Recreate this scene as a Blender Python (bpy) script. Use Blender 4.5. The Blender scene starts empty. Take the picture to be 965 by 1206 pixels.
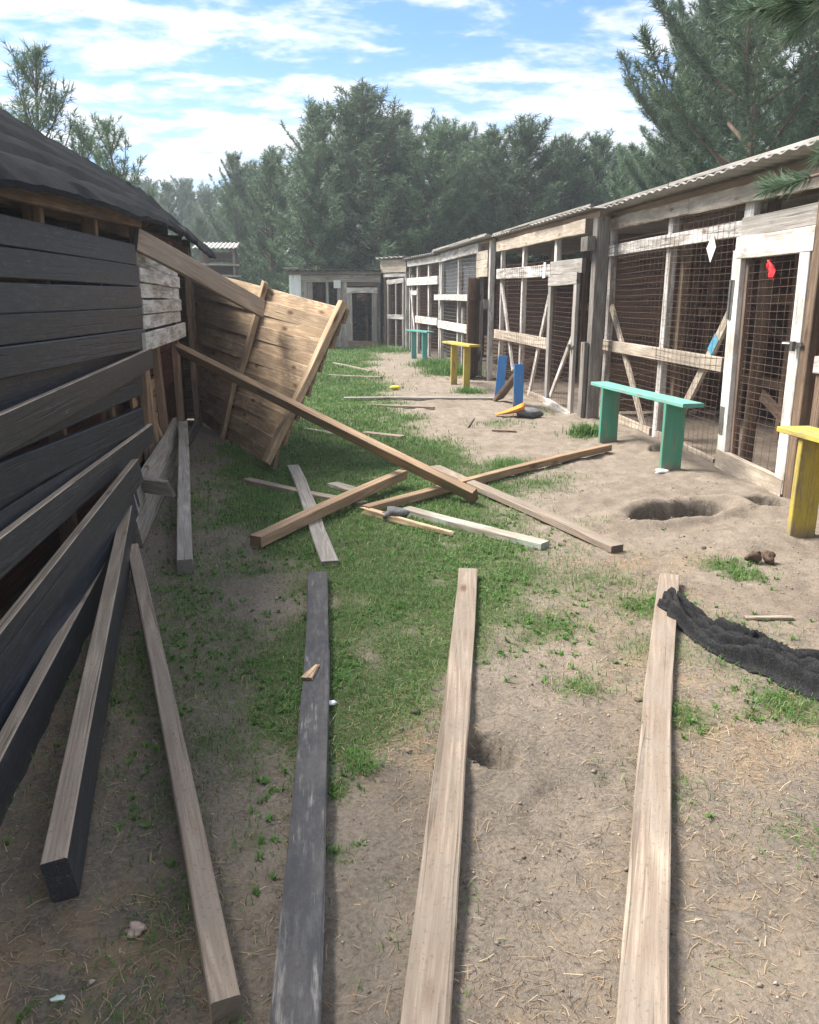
import bpy, math, random
import numpy as np
from mathutils import Vector, Matrix

R = math.radians
scene = bpy.context.scene
col = scene.collection

# ------------------------------------------------------------------ camera
PITCH, YAW, CAM_Z, F_PX = 15.23, 6.88, 1.5, 940.0
cam_d = bpy.data.cameras.new('camera')
cam = bpy.data.objects.new('camera', cam_d)
col.objects.link(cam)
cam.location = (0, 0, CAM_Z)
cam.rotation_euler = (R(90 - PITCH), 0, R(-YAW))
cam_d.sensor_fit = 'VERTICAL'
cam_d.sensor_height = 24.0
cam_d.lens = F_PX / 1206 * 24.0
cam_d.clip_start = 0.05
cam_d.clip_end = 3000
scene.camera = cam
scene.render.resolution_x, scene.render.resolution_y = 819, 1024

# ------------------------------------------------------------------ sky, sun, exposure
SUN_EL, SUN_AZ = 53.0, -66.0          # azimuth measured from +Y towards +X (negative = left of the row)
world = bpy.data.worlds.new('World')
scene.world = world
world.use_nodes = True
def build_world():
    nt = world.node_tree; N = nt.nodes; L = nt.links
    N.clear()
    out = N.new('ShaderNodeOutputWorld'); bg = N.new('ShaderNodeBackground')
    bg.inputs['Strength'].default_value = 0.10
    sky = N.new('ShaderNodeTexSky'); sky.sky_type = 'NISHITA'; sky.sun_disc = False
    sky.sun_elevation = R(SUN_EL); sky.sun_rotation = R(SUN_AZ)
    sky.air_density = 1.0; sky.dust_density = 0.15; sky.ozone_density = 2.0
    tc = N.new('ShaderNodeTexCoord'); sep = N.new('ShaderNodeSeparateXYZ')
    L.new(tc.outputs['Generated'], sep.inputs[0])
    def M(op, a, b=None, c=None):
        n = N.new('ShaderNodeMath'); n.operation = op
        for i, v in enumerate((a, b, c)):
            if v is None: continue
            if isinstance(v, (int, float)): n.inputs[i].default_value = v
            else: L.new(v, n.inputs[i])
        return n.outputs[0]
    zz = M('ADD', M('MAXIMUM', sep.outputs[2], 0.0), 0.12)
    u = M('DIVIDE', sep.outputs[0], zz); v = M('DIVIDE', sep.outputs[1], zz)
    cmb = N.new('ShaderNodeCombineXYZ'); L.new(u, cmb.inputs[0]); L.new(v, cmb.inputs[1])
    def noise(scale, detail, rough, off=(0, 0, 0), sc=(1, 1, 1), dist=0.0, rot=0.0):
        mp = N.new('ShaderNodeMapping'); mp.inputs['Location'].default_value = off
        mp.inputs['Scale'].default_value = sc; mp.inputs['Rotation'].default_value = (0, 0, rot)
        L.new(cmb.outputs[0], mp.inputs[0])
        n = N.new('ShaderNodeTexNoise'); n.inputs['Scale'].default_value = scale
        n.inputs['Detail'].default_value = detail; n.inputs['Roughness'].default_value = rough
        n.inputs['Distortion'].default_value = dist
        L.new(mp.outputs[0], n.inputs['Vector']); return n.outputs['Fac']
    big = noise(0.55, 3, 0.5, (1.7, 0.4, 0.0))
    rip = noise(2.5, 6, 0.62, (3.1, 5.2, 0), (1.0, 1.45, 1), 0.25, 0.5)
    fine = noise(6.5, 5, 0.6, (9.0, 2.0, 0), (1.0, 1.3, 1), 0.2, 0.5)
    s = M('ADD', M('ADD', M('MULTIPLY', big, 0.9), M('MULTIPLY', rip, 0.85)), M('MULTIPLY', fine, 0.34))
    mr = N.new('ShaderNodeMapRange'); mr.interpolation_type = 'SMOOTHSTEP'
    L.new(s, mr.inputs[0]); mr.inputs[1].default_value = 0.89; mr.inputs[2].default_value = 1.09
    # thin veil of cloud everywhere near the horizon
    hz = N.new('ShaderNodeMapRange'); L.new(sep.outputs[2], hz.inputs[0])
    hz.inputs[1].default_value = 0.02; hz.inputs[2].default_value = 0.26
    hz.inputs[3].default_value = 0.5; hz.inputs[4].default_value = 0.0
    cover = M('MINIMUM', M('ADD', mr.outputs[0], hz.outputs[0]), 0.97)
    mix = N.new('ShaderNodeMix'); mix.data_type = 'RGBA'
    blue = N.new('ShaderNodeMix'); blue.data_type = 'RGBA'; blue.blend_type = 'MULTIPLY'; blue.inputs[0].default_value = 1.0
    L.new(sky.outputs[0], blue.inputs[6]); blue.inputs[7].default_value = (0.50, 0.64, 0.84, 1)
    L.new(cover, mix.inputs[0]); L.new(blue.outputs[2], mix.inputs[6])
    shade = N.new('ShaderNodeMix'); shade.data_type = 'RGBA'
    L.new(rip, shade.inputs[0])
    shade.inputs[6].default_value = (2.9, 3.2, 3.6, 1); shade.inputs[7].default_value = (4.7, 4.8, 4.95, 1)
    L.new(shade.outputs[2], mix.inputs[7])
    L.new(mix.outputs[2], bg.inputs[0]); L.new(bg.outputs[0], out.inputs[0])
build_world()

sun_d = bpy.data.lights.new('sun', 'SUN')
sun_d.energy = 3.6; sun_d.angle = R(26); sun_d.color = (1.0, 0.95, 0.87)
sun = bpy.data.objects.new('sun', sun_d); col.objects.link(sun)
sdir = Vector((math.sin(R(SUN_AZ)) * math.cos(R(SUN_EL)), math.cos(R(SUN_AZ)) * math.cos(R(SUN_EL)), math.sin(R(SUN_EL))))
sun.rotation_euler = sdir.to_track_quat('Z', 'Y').to_euler()
sun.location = (-10, 5, 15)
vs = scene.view_settings
vs.view_transform = 'Standard'; vs.look = 'None'; vs.exposure = 1.58; vs.gamma = 1.0; vs.use_curve_mapping = False
scene.cycles.use_denoising = True

# ------------------------------------------------------------------ helpers
rng = np.random.default_rng(11)
rnd = random.Random(5)

def _hash(ix, iy, seed):
    h = (ix * 374761393 + iy * 668265263 + seed * 982451653) & 0xFFFFFFFF
    h = ((h ^ (h >> 13)) * 1274126177) & 0xFFFFFFFF
    return ((h ^ (h >> 16)) & 0xFFFF) / 65535.0
def vnoise(x, y, seed=0):
    x = np.asarray(x, float); y = np.asarray(y, float)
    ix = np.floor(x).astype(np.int64); iy = np.floor(y).astype(np.int64)
    fx = x - ix; fy = y - iy
    fx = fx * fx * (3 - 2 * fx); fy = fy * fy * (3 - 2 * fy)
    a = _hash(ix, iy, seed); b = _hash(ix + 1, iy, seed); c = _hash(ix, iy + 1, seed); d = _hash(ix + 1, iy + 1, seed)
    return (a * (1 - fx) + b * fx) * (1 - fy) + (c * (1 - fx) + d * fx) * fy
def fbm(x, y, seed=0, octv=4):
    s = 0.0; a = 0.5; t = 0.0
    for i in range(octv):
        s = s + a * vnoise(np.asarray(x) * 2 ** i + 17.3 * i, np.asarray(y) * 2 ** i - 9.1 * i, seed + i); t += a; a *= 0.5
    return s / t
def sstep(a, b, x):
    t = np.clip((x - a) / (b - a), 0, 1); return t * t * (3 - 2 * t)

def tag(o, label=None, cat=None, group=None, kind=None):
    if label: o['label'] = label
    if cat: o['category'] = cat
    if group: o['group'] = group
    if kind: o['kind'] = kind
    return o
WM = {}     # world matrices of parents
def link(o, parent=None, M=None, world_space=False):
    col.objects.link(o)
    M = M or Matrix.Identity(4)
    if parent is not None:
        o.parent = parent
        if world_space: M = WM[parent.name].inverted() @ M
        WM[o.name] = WM[parent.name] @ M
    else:
        WM[o.name] = M.copy()
    o.matrix_basis = M
    return o
def empty(name, loc=(0, 0, 0), rz=0.0, parent=None):
    o = bpy.data.objects.new(name, None); o.empty_display_size = 0.2
    return link(o, parent, Matrix.Translation(Vector(loc)) @ Matrix.Rotation(rz, 4, 'Z'))
def mesh(name, V, Fc, mat, parent=None, M=None, smooth=False, world_space=False):
    me = bpy.data.meshes.new(name)
    me.from_pydata([tuple(v) for v in V], [], [tuple(f) for f in Fc])
    me.update()
    if mat: me.materials.append(mat)
    if smooth: me.polygons.foreach_set('use_smooth', [True] * len(me.polygons))
    o = bpy.data.objects.new(name, me)
    return link(o, parent, M, world_space)
def fast_mesh(name, V, Fc, mat, parent=None, M=None, smooth=False, attrs=None):
    """V (n,3) array, Fc (m,k) int array with constant k"""
    V = np.asarray(V, np.float32); Fc = np.asarray(Fc, np.int32); k = Fc.shape[1]
    me = bpy.data.meshes.new(name)
    me.vertices.add(len(V)); me.vertices.foreach_set('co', V.ravel())
    me.loops.add(Fc.size); me.loops.foreach_set('vertex_index', Fc.ravel())
    me.polygons.add(len(Fc)); me.polygons.foreach_set('loop_start', np.arange(0, Fc.size, k, dtype=np.int32))
    me.polygons.foreach_set('loop_total', np.full(len(Fc), k, np.int32))
    if smooth: me.polygons.foreach_set('use_smooth', np.ones(len(Fc), bool))
    for an, av in (attrs or {}).items():
        a = me.attributes.new(an, 'FLOAT', 'POINT'); a.data.foreach_set('value', np.asarray(av, np.float32))
    me.update(calc_edges=True)
    if mat: me.materials.append(mat)
    o = bpy.data.objects.new(name, me)
    return link(o, parent, M)

def frame(a, b, n):
    a = Vector(a); b = Vector(b); x = (b - a); L = x.length; x.normalize()
    n = Vector(n); z = n - x * n.dot(x)
    if z.length < 1e-5: z = Vector((0.3, 0.9, 0.1)); z = z - x * z.dot(x)
    z.normalize(); y = z.cross(x)
    M = Matrix.Identity(4)
    for i in range(3): M[i][0], M[i][1], M[i][2], M[i][3] = x[i], y[i], z[i], a[i]
    return M, L
def plank_geo(L, w, t, seg, warp, ch, rough_end=0.0, taper=1.0, wave=0.0):
    V = []; Fc = []; s1 = rnd.random() * 50; s2 = rnd.random() * 50
    hw, ht = w / 2, t / 2; c = min(ch, hw * .4, ht * .4)
    prof = [(-hw + c, -ht), (hw - c, -ht), (hw, -ht + c), (hw, ht - c), (hw - c, ht), (-hw + c, ht), (-hw, ht - c), (-hw, -ht + c)]
    for i in range(seg + 1):
        f = i / seg
        bz = warp * math.sin(f * 3.1 + s1) - warp * math.sin(s1) * (1 - f) - warp * math.sin(3.1 + s1) * f
        by = .8 * warp * math.sin(f * 4.2 + s2) - .8 * warp * math.sin(s2) * (1 - f) - .8 * warp * math.sin(4.2 + s2) * f
        k = 1 + (taper - 1) * f
        for j, (py, pz) in enumerate(prof):
            e = 0.0
            if rough_end and i in (0, seg): e = (rnd.random() - .5) * rough_end
            wob = (rnd.random() - .5) * wave
            V.append((f * L + e, py * k + by + wob * (1 if py > 0 else -1), pz * k + bz))
    for i in range(seg):
        for j in range(8):
            a = i * 8 + j; b = i * 8 + (j + 1) % 8
            Fc.append((a, b, b + 8, a + 8))
    Fc.append(tuple(range(7, -1, -1))); Fc.append(tuple(range(seg * 8, seg * 8 + 8)))
    return V, Fc
def plank(name, a, b, w, t, n, mat, parent=None, warp=0.004, seg=4, ch=0.004, rough_end=0.0, taper=1.0, wave=0.0):
    """board from a to b; w across, t thick, thickness direction near n"""
    M, L = frame(a, b, n)
    V, Fc = plank_geo(L, w, t, seg, warp, ch, rough_end, taper, wave)
    return mesh(name, V, Fc, mat, parent, M)
def tube(pts, rads, sides=6):
    V = []; Fc = []
    P = [Vector(p) for p in pts]
    for i, p in enumerate(P):
        d = (P[min(i + 1, len(P) - 1)] - P[max(i - 1, 0)]).normalized()
        u = d.cross(Vector((0.31, 0.2, 0.93)) if abs(d.z) < .9 else Vector((1, 0.1, 0))).normalized(); v = d.cross(u)
        for k in range(sides):
            a = 2 * math.pi * k / sides
            V.append(p + (u * math.cos(a) + v * math.sin(a)) * rads[i])
    for i in range(len(P) - 1):
        for k in range(sides):
            a = i * sides + k; b = i * sides + (k + 1) % sides
            Fc.append((a, b, b + sides, a + sides))
    Fc.append(tuple(range(sides - 1, -1, -1))); o = (len(P) - 1) * sides
    Fc.append(tuple(range(o, o + sides)))
    return V, Fc
class MB:
    def __init__(s): s.V = []; s.F = []
    def add(s, VF):
        o = len(s.V); s.V += [tuple(v) for v in VF[0]]; s.F += [tuple(i + o for i in f) for f in VF[1]]; return s
    def box(s, x0, x1, y0, y1, z0, z1):
        V = [(x, y, z) for x in (x0, x1) for y in (y0, y1) for z in (z0, z1)]
        F = [(0, 1, 3, 2), (4, 6, 7, 5), (0, 4, 5, 1), (2, 3, 7, 6), (0, 2, 6, 4), (1, 5, 7, 3)]
        return s.add((V, F))
    def build(s, name, mat, parent=None, M=None, smooth=False): return mesh(name, s.V, s.F, mat, parent, M, smooth)

# ------------------------------------------------------------------ materials
class NT:
    def __init__(s, name):
        s.m = bpy.data.materials.new(name); s.m.use_nodes = True
        s.t = s.m.node_tree; s.N = s.t.nodes; s.L = s.t.links
        s.b = s.N['Principled BSDF']
    def put(s, v, sock):
        if v is None: return
        if hasattr(v, 'is_output') or isinstance(v, bpy.types.NodeSocket): s.L.new(v, sock)
        elif isinstance(v, (tuple, list)) and len(v) == 3 and sock.type == 'RGBA': sock.default_value = (*v, 1)
        else: sock.default_value = v
    def math(s, op, a, b=None, c=None, clamp=False):
        n = s.N.new('ShaderNodeMath'); n.operation = op; n.use_clamp = clamp
        for i, v in enumerate((a, b, c)): s.put(v, n.inputs[i])
        return n.outputs[0]
    def mix(s, f, a, b, mode='MIX'):
        n = s.N.new('ShaderNodeMix'); n.data_type = 'RGBA'; n.blend_type = mode
        s.put(f, n.inputs[0]); s.put(a, n.inputs[6]); s.put(b, n.inputs[7]); return n.outputs[2]
    def rng(s, v, a, b, c=0.0, d=1.0, smooth=True):
        n = s.N.new('ShaderNodeMapRange'); n.interpolation_type = 'SMOOTHSTEP' if smooth else 'LINEAR'
        s.put(v, n.inputs[0])
        for i, q in enumerate((a, b, c, d)): n.inputs[i + 1].default_value = q
        return n.outputs[0]
    def coord(s, kind='Object'):
        return s.N.new('ShaderNodeTexCoord').outputs[kind]
    def shifted(s, vec, k=(37.0, 11.0, 5.0)):
        oi = s.N.new('ShaderNodeObjectInfo')
        vm = s.N.new('ShaderNodeVectorMath'); vm.operation = 'SCALE'; vm.inputs[0].default_value = k; s.L.new(oi.outputs['Random'], vm.inputs['Scale'])
        va = s.N.new('ShaderNodeVectorMath'); va.operation = 'ADD'; s.L.new(vec, va.inputs[0]); s.L.new(vm.outputs[0], va.inputs[1])
        return va.outputs[0], oi.outputs['Random']
    def noise(s, vec, scale=(1, 1, 1), sc=1.0, detail=4, rough=0.55, dist=0.0, out='Fac'):
        mp = s.N.new('ShaderNodeMapping'); mp.inputs['Scale'].default_value = scale; s.L.new(vec, mp.inputs[0])
        n = s.N.new('ShaderNodeTexNoise'); s.L.new(mp.outputs[0], n.inputs['Vector'])
        n.inputs['Scale'].default_value = sc; n.inputs['Detail'].default_value = detail
        n.inputs['Roughness'].default_value = rough; n.inputs['Distortion'].default_value = dist
        return n.outputs[out]
    def voro(s, vec, scale=(1, 1, 1), sc=1.0, out='Distance', feature='F1'):
        mp = s.N.new('ShaderNodeMapping'); mp.inputs['Scale'].default_value = scale; s.L.new(vec, mp.inputs[0])
        n = s.N.new('ShaderNodeTexVoronoi'); n.feature = feature; s.L.new(mp.outputs[0], n.inputs['Vector']); n.inputs['Scale'].default_value = sc
        return n.outputs[out]
    def attr(s, name):
        n = s.N.new('ShaderNodeAttribute'); n.attribute_name = name; return n.outputs['Fac']
    def bump(s, h, strength=.4, dist=.01):
        n = s.N.new('ShaderNodeBump'); n.inputs['Strength'].default_value = strength; n.inputs['Distance'].default_value = dist
        s.L.new(h, n.inputs['Height']); s.L.new(n.outputs[0], s.b.inputs['Normal'])
    def done(s, color, rough=.8, spec=.3):
        s.put(color, s.b.inputs['Base Color']); s.put(rough, s.b.inputs['Roughness']); s.put(spec, s.b.inputs['Specular IOR Level'])
        return s.m

def wood(name, c1, c2, knot=(0.10, 0.055, 0.03), dirt=None, dirt_amt=0.3, paint=None, cover=0.5, bare_edge=None, bump=.5, rough=.82, knots=1.0, vary=.25, paint_worn=None, spec=.25, foot=False):
    n = NT(name)
    vec, r = n.shifted(n.coord('Object'))
    warp = n.noise(vec, (1.0, 4, 4), 1.2, 2, .5)
    fib = n.noise(vec, (4.0, 70, 70), 1.0, 5, .65, .5)
    rings = n.noise(vec, (0.55, 9, 9), 1.0, 1, .4, .6)
    rg = n.math('PINGPONG', n.math('MULTIPLY', rings, 9.0), 0.5)
    fib2 = n.noise(vec, (7.0, 260, 260), 1.0, 3, .6)
    g = n.math('ADD', n.math('MULTIPLY', fib, .55), n.math('ADD', n.math('MULTIPLY', rg, .55), n.math('MULTIPLY', n.math('SUBTRACT', fib2, .5), .45)))
    base = n.mix(n.rng(g, .25, .72), tuple(x * .86 for x in c1), c2)
    tone = n.noise(vec, (0.8, 2.5, 2.5), 1.5, 3, .6)
    base = n.mix(n.rng(tone, .35, .7, 0, .55), base, tuple(x * .62 for x in c1))
    kn = n.rng(n.voro(vec, (2.2, 6.5, 6.5), 1.0), .05, .19, 1.0, 0.0)
    base = n.mix(n.math('MULTIPLY', kn, .9 * knots), base, knot)
    cr = n.noise(vec, (0.9, 38, 38), 1.0, 2, .5, .2)
    crack = n.rng(cr, .63, .69)
    base = n.mix(n.math('MULTIPLY', crack, .6), base, tuple(x * .35 for x in c1))
    if paint is not None:
        wear = n.noise(vec, (1.5, 7, 7), 2.0, 6, .68)
        wf = n.math('ADD', n.math('MULTIPLY', wear, .7), n.math('MULTIPLY', fib, .35))
        pm = n.rng(wf, cover - .10, cover + .04, 1.0, 0.0)
        if bare_edge is not None:
            sep = n.N.new('ShaderNodeSeparateXYZ'); n.L.new(n.coord('Normal'), sep.inputs[0])
            if bare_edge == 'both': ny = n.math('ABSOLUTE', sep.outputs[1])
            else: ny = sep.outputs[1]
            edge = n.rng(n.math('ADD', ny, n.math('MULTIPLY', n.math('SUBTRACT', wear, .5), .9)), .52, .64)
            pm = n.math('MULTIPLY', pm, n.math('SUBTRACT', 1.0, edge))
        pv = n.noise(vec, (1, 3, 3), 3.0, 5, .6)
        pcol = n.mix(pv, tuple(x * .72 for x in paint), tuple(min(1, x * 1.25) for x in paint))
        if paint_worn is not None:
            sw = n.noise(vec, (3, 12, 12), 3.0, 5, .7)
            pcol = n.mix(n.rng(sw, .47, .72, 0, .85), pcol, paint_worn)
        base = n.mix(pm, base, pcol)
    if dirt is not None:
        dn = n.noise(vec, (1.2, 2.6, 2.6), 2.2, 6, .7)
        base = n.mix(n.math('MULTIPLY', n.rng(dn, .40, .60, 0, dirt_amt), n.rng(n.noise(vec, (9, 14, 14), 5.0, 4, .7), .32, .58, .45, 1.0)), base, dirt)
    if foot:        # soil splashed on the lower end of a leg
        so = n.N.new('ShaderNodeSeparateXYZ'); n.L.new(n.coord('Object'), so.inputs[0])
        fm = n.rng(n.math('ADD', so.outputs[0], n.math('MULTIPLY', n.noise(vec, (3, 9, 9), 3.0, 5, .7), .22)), .14, .26, .75, 0)
        base = n.mix(fm, base, SOIL)
    se = n.N.new('ShaderNodeSeparateXYZ'); n.L.new(n.coord('Normal'), se.inputs[0])
    base = n.mix(n.rng(n.math('ABSOLUTE', se.outputs[0]), .7, .9, 0, .75), base, tuple(x * .28 for x in c1) if paint is None else tuple(x * .7 for x in paint))
    sp = n.noise(vec, (22, 30, 30), 3.0, 4, .7)
    base = n.mix(n.rng(sp, .56, .70, 0, .55), base, tuple(x * .38 for x in c1))
    vr = n.math('ADD', n.math('MULTIPLY', r, vary * 2), 1 - vary)
    hs = n.N.new('ShaderNodeHueSaturation'); n.L.new(base, hs.inputs['Color']); n.L.new(vr, hs.inputs['Value'])
    n.bump(n.math('ADD', n.math('ADD', fib, n.math('MULTIPLY', crack, -.9)), n.math('MULTIPLY', rg, .25)), bump, .006)
    return n.done(hs.outputs[0], rough, spec)

def plain(name, c, rough=.6, vary=.2, bump=.2, sc=30, metal=0.0, spec=.4):
    n = NT(name); vec, r = n.shifted(n.coord('Object'))
    nz = n.noise(vec, (1, 1, 1), sc, 5, .6)
    lo = n.noise(vec, (1, 1, 1), sc * .12, 3, .6)
    f = n.math('ADD', n.math('MULTIPLY', nz, .5), n.math('MULTIPLY', lo, .5))
    cc = n.mix(n.rng(f, .3, .7), tuple(x * (1 - vary) for x in c), tuple(min(1, x * (1 + vary)) for x in c))
    n.bump(nz, bump, .004); n.b.inputs['Metallic'].default_value = metal
    return n.done(cc, rough, spec)

SOIL = (0.235, 0.19, 0.145)
M = {}
M['board_tan'] = wood('tan board', (0.28, 0.215, 0.163), (0.425, 0.345, 0.275), dirt=(0.25, 0.21, 0.17), dirt_amt=.8, vary=.1)
M['board_warm'] = wood('warm timber', (0.33, 0.215, 0.13), (0.47, 0.33, 0.215), dirt=(0.2, 0.16, 0.12), dirt_amt=.35, vary=.12)
M['board_grey'] = wood('grey weathered board', (0.32, 0.29, 0.26), (0.50, 0.465, 0.425), dirt=(0.18, 0.16, 0.13), dirt_amt=.4, vary=.15)
M['grey_dark'] = wood('dark grey timber', (0.19, 0.172, 0.152), (0.33, 0.30, 0.268), dirt=(0.08, 0.07, 0.06), dirt_amt=.4, vary=.2)
M['white_wash'] = wood('whitewashed timber', (0.36, 0.31, 0.26), (0.52, 0.46, 0.40), paint=(0.66, 0.645, 0.62), cover=.57, dirt=(0.27, 0.23, 0.19), dirt_amt=.35, vary=.14)
M['white_clean'] = wood('white painted timber', (0.42, 0.37, 0.31), (0.55, 0.49, 0.42), paint=(0.68, 0.655, 0.62), cover=.60, dirt=(0.36, 0.315, 0.265), dirt_amt=.55, vary=.08)
M['cream'] = wood('pale peeled timber', (0.50, 0.42, 0.33), (0.66, 0.58, 0.48), knot=(0.2, .13, .08), dirt=(0.22, 0.17, 0.13), dirt_amt=.5, vary=.12)
M['black'] = wood('black stained board', (0.30, 0.26, 0.22), (0.5, 0.45, 0.4), paint=(0.030, 0.036, 0.046), cover=.76, bare_edge=None, rough=.48, spec=.35, vary=.2, paint_worn=(0.068, 0.078, 0.095))
M['black_edge'] = wood('black stained board with bare edge', (0.42, 0.33, 0.25), (0.58, 0.47, 0.37), paint=(0.034, 0.036, 0.041), cover=.72, bare_edge='both', rough=.45, spec=.45, vary=.12, paint_worn=(0.07, 0.071, 0.078))
M['cream_grey'] = wood('bare split wood', (0.36, 0.33, 0.30), (0.56, 0.53, 0.49), dirt=(0.12, 0.12, 0.12), dirt_amt=.6, vary=.05)
M['slate'] = wood('charcoal stained board', (0.30, 0.28, 0.26), (0.42, 0.40, 0.38), paint=(0.048, 0.049, 0.054), cover=.66, rough=.75, vary=.05, paint_worn=(0.095, 0.096, 0.10), dirt=(0.14, 0.125, 0.11), dirt_amt=.35)
M['panel'] = wood('orange pine board', (0.46, 0.32, 0.195), (0.66, 0.51, 0.345), knot=(0.11, .05, .022), dirt=(0.15, 0.10, 0.07), dirt_amt=.5, vary=.24)
M['brown'] = wood('brown timber', (0.25, 0.165, 0.11), (0.40, 0.285, 0.195), dirt=(0.1, 0.075, 0.055), dirt_amt=.5, vary=.25)
M['dark_brown'] = wood('dark brown timber', (0.15, 0.10, 0.072), (0.26, 0.185, 0.135), dirt=(0.09, 0.07, 0.055), dirt_amt=.5, vary=.3)
M['maroon'] = wood('maroon board', (0.13, 0.05, 0.035), (0.2, 0.085, 0.06), dirt=(0.08, 0.05, 0.04), dirt_amt=.5, vary=.2)
M['green'] = wood('green painted board', (0.3, 0.25, 0.2), (0.4, 0.35, 0.3), paint=(0.075, 0.31, 0.21), cover=.63, rough=.6, vary=.08, dirt=(0.12, 0.22, 0.16), dirt_amt=.4, foot=True)
M['mint'] = wood('mint painted board', (0.3, 0.25, 0.2), (0.4, 0.35, 0.3), paint=(0.15, 0.43, 0.345), cover=.64, rough=.6, vary=.06, dirt=(0.2, 0.34, 0.28), dirt_amt=.4)
M['yellow'] = wood('yellow painted board', (0.33, 0.25, 0.15), (0.43, 0.35, 0.25), paint=(0.52, 0.41, 0.07), cover=.60, rough=.6, vary=.06, dirt=(0.26, 0.22, 0.1), dirt_amt=.35)
M['yellow_leg'] = wood('yellow painted leg', (0.33, 0.25, 0.15), (0.43, 0.35, 0.25), paint=(0.52, 0.41, 0.07), cover=.60, rough=.6, vary=.06, dirt=(0.26, 0.22, 0.1), dirt_amt=.35, foot=True)
M['blue'] = wood('blue painted board', (0.3, 0.25, 0.2), (0.4, 0.35, 0.3), paint=(0.04, 0.20, 0.50), cover=.64, rough=.6, vary=.05, dirt=(0.15, 0.2, 0.3), dirt_amt=.2, foot=True)
M['mint_wash'] = wood('flaking pale green board', (0.30, 0.26, 0.21), (0.44, 0.39, 0.33), paint=(0.36, 0.42, 0.36), cover=.50, dirt=(0.24, 0.22, 0.17), dirt_amt=.35, vary=.1)
M['wire'] = plain('rusty wire', (0.17, 0.105, 0.085), .6, .3, .1, 40, .3)
M['wire_grey'] = plain('galvanised wire', (0.30, 0.28, 0.265), .5, .25, .1, 40, .5)
M['steel'] = plain('dull steel', (0.25, 0.24, 0.23), .45, .3, .2, 60, .8)
M['roof_white'] = plain('chalky fibre cement', (0.36, 0.345, 0.325), .85, .22, .4, 14)
M['paper'] = plain('white paper', (0.68, 0.68, 0.67), .7, .05, .1, 20)
M['red_cloth'] = plain('red rag', (0.62, 0.03, 0.035), .7, .25, .3, 50)
M['sheet'] = plain('white plastic sheet', (0.74, 0.76, 0.77), .5, .08, .2, 8)
M['orange'] = plain('orange plastic', (0.75, 0.26, 0.02), .45, .15, .1, 20)
M['yellow_plastic'] = plain('yellow plastic', (0.72, 0.53, 0.04), .45, .1, .1, 20)
M['grey_cloth'] = plain('grey cloth', (0.13, 0.13, 0.135), .9, .35, .5, 60)
M['cone'] = plain('brown husk', (0.12, 0.075, 0.05), .85, .5, .6, 50)
M['shell'] = plain('pale shell', (0.42, 0.31, 0.26), .7, .25, .3, 60)
M['clod'] = plain('damp soil clod', (0.085, 0.067, 0.052), .95, .4, .9, 60)
M['bark'] = plain('pine bark', (0.13, 0.09, 0.065), .9, .45, .9, 14)
M['blue_plastic'] = plain('dark blue plastic', (0.03, 0.045, 0.14), .45, .2, .1, 20)
M['brick'] = plain('red brick', (0.36, 0.13, 0.09), .9, .25, .5, 20)
def mat_roof():
    n = NT('tarred roofing felt'); vec = n.coord('Object')
    a = n.noise(vec, (1, 1, 1), 26, 6, .7); b = n.noise(vec, (1, .5, 1), 2.2, 4, .6)
    c = n.mix(n.rng(n.math('ADD', n.math('MULTIPLY', a, .5), n.math('MULTIPLY', b, .5)), .35, .68), (0.006, 0.0065, 0.008), (0.018, 0.019, 0.022))
    n.bump(a, .6, .01); return n.done(c, 1.0, .08)
M['felt'] = mat_roof()
def mat_net():
    n = NT('black shade net'); vec = n.coord('Object')
    w1 = n.noise(vec, (1, 1, 1), 160, 2, .6); w2 = n.noise(vec, (1, 1, 1), 9, 4, .6)
    c = n.mix(n.rng(w1, .35, .7), (0.009, 0.009, 0.0095), (0.03, 0.03, 0.031))
    c = n.mix(n.rng(w2, .55, .72, 0, .25), c, (0.10, 0.09, 0.08))
    n.bump(w1, .5, .003); return n.done(c, .8, .15)
M['net'] = mat_net()

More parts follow.
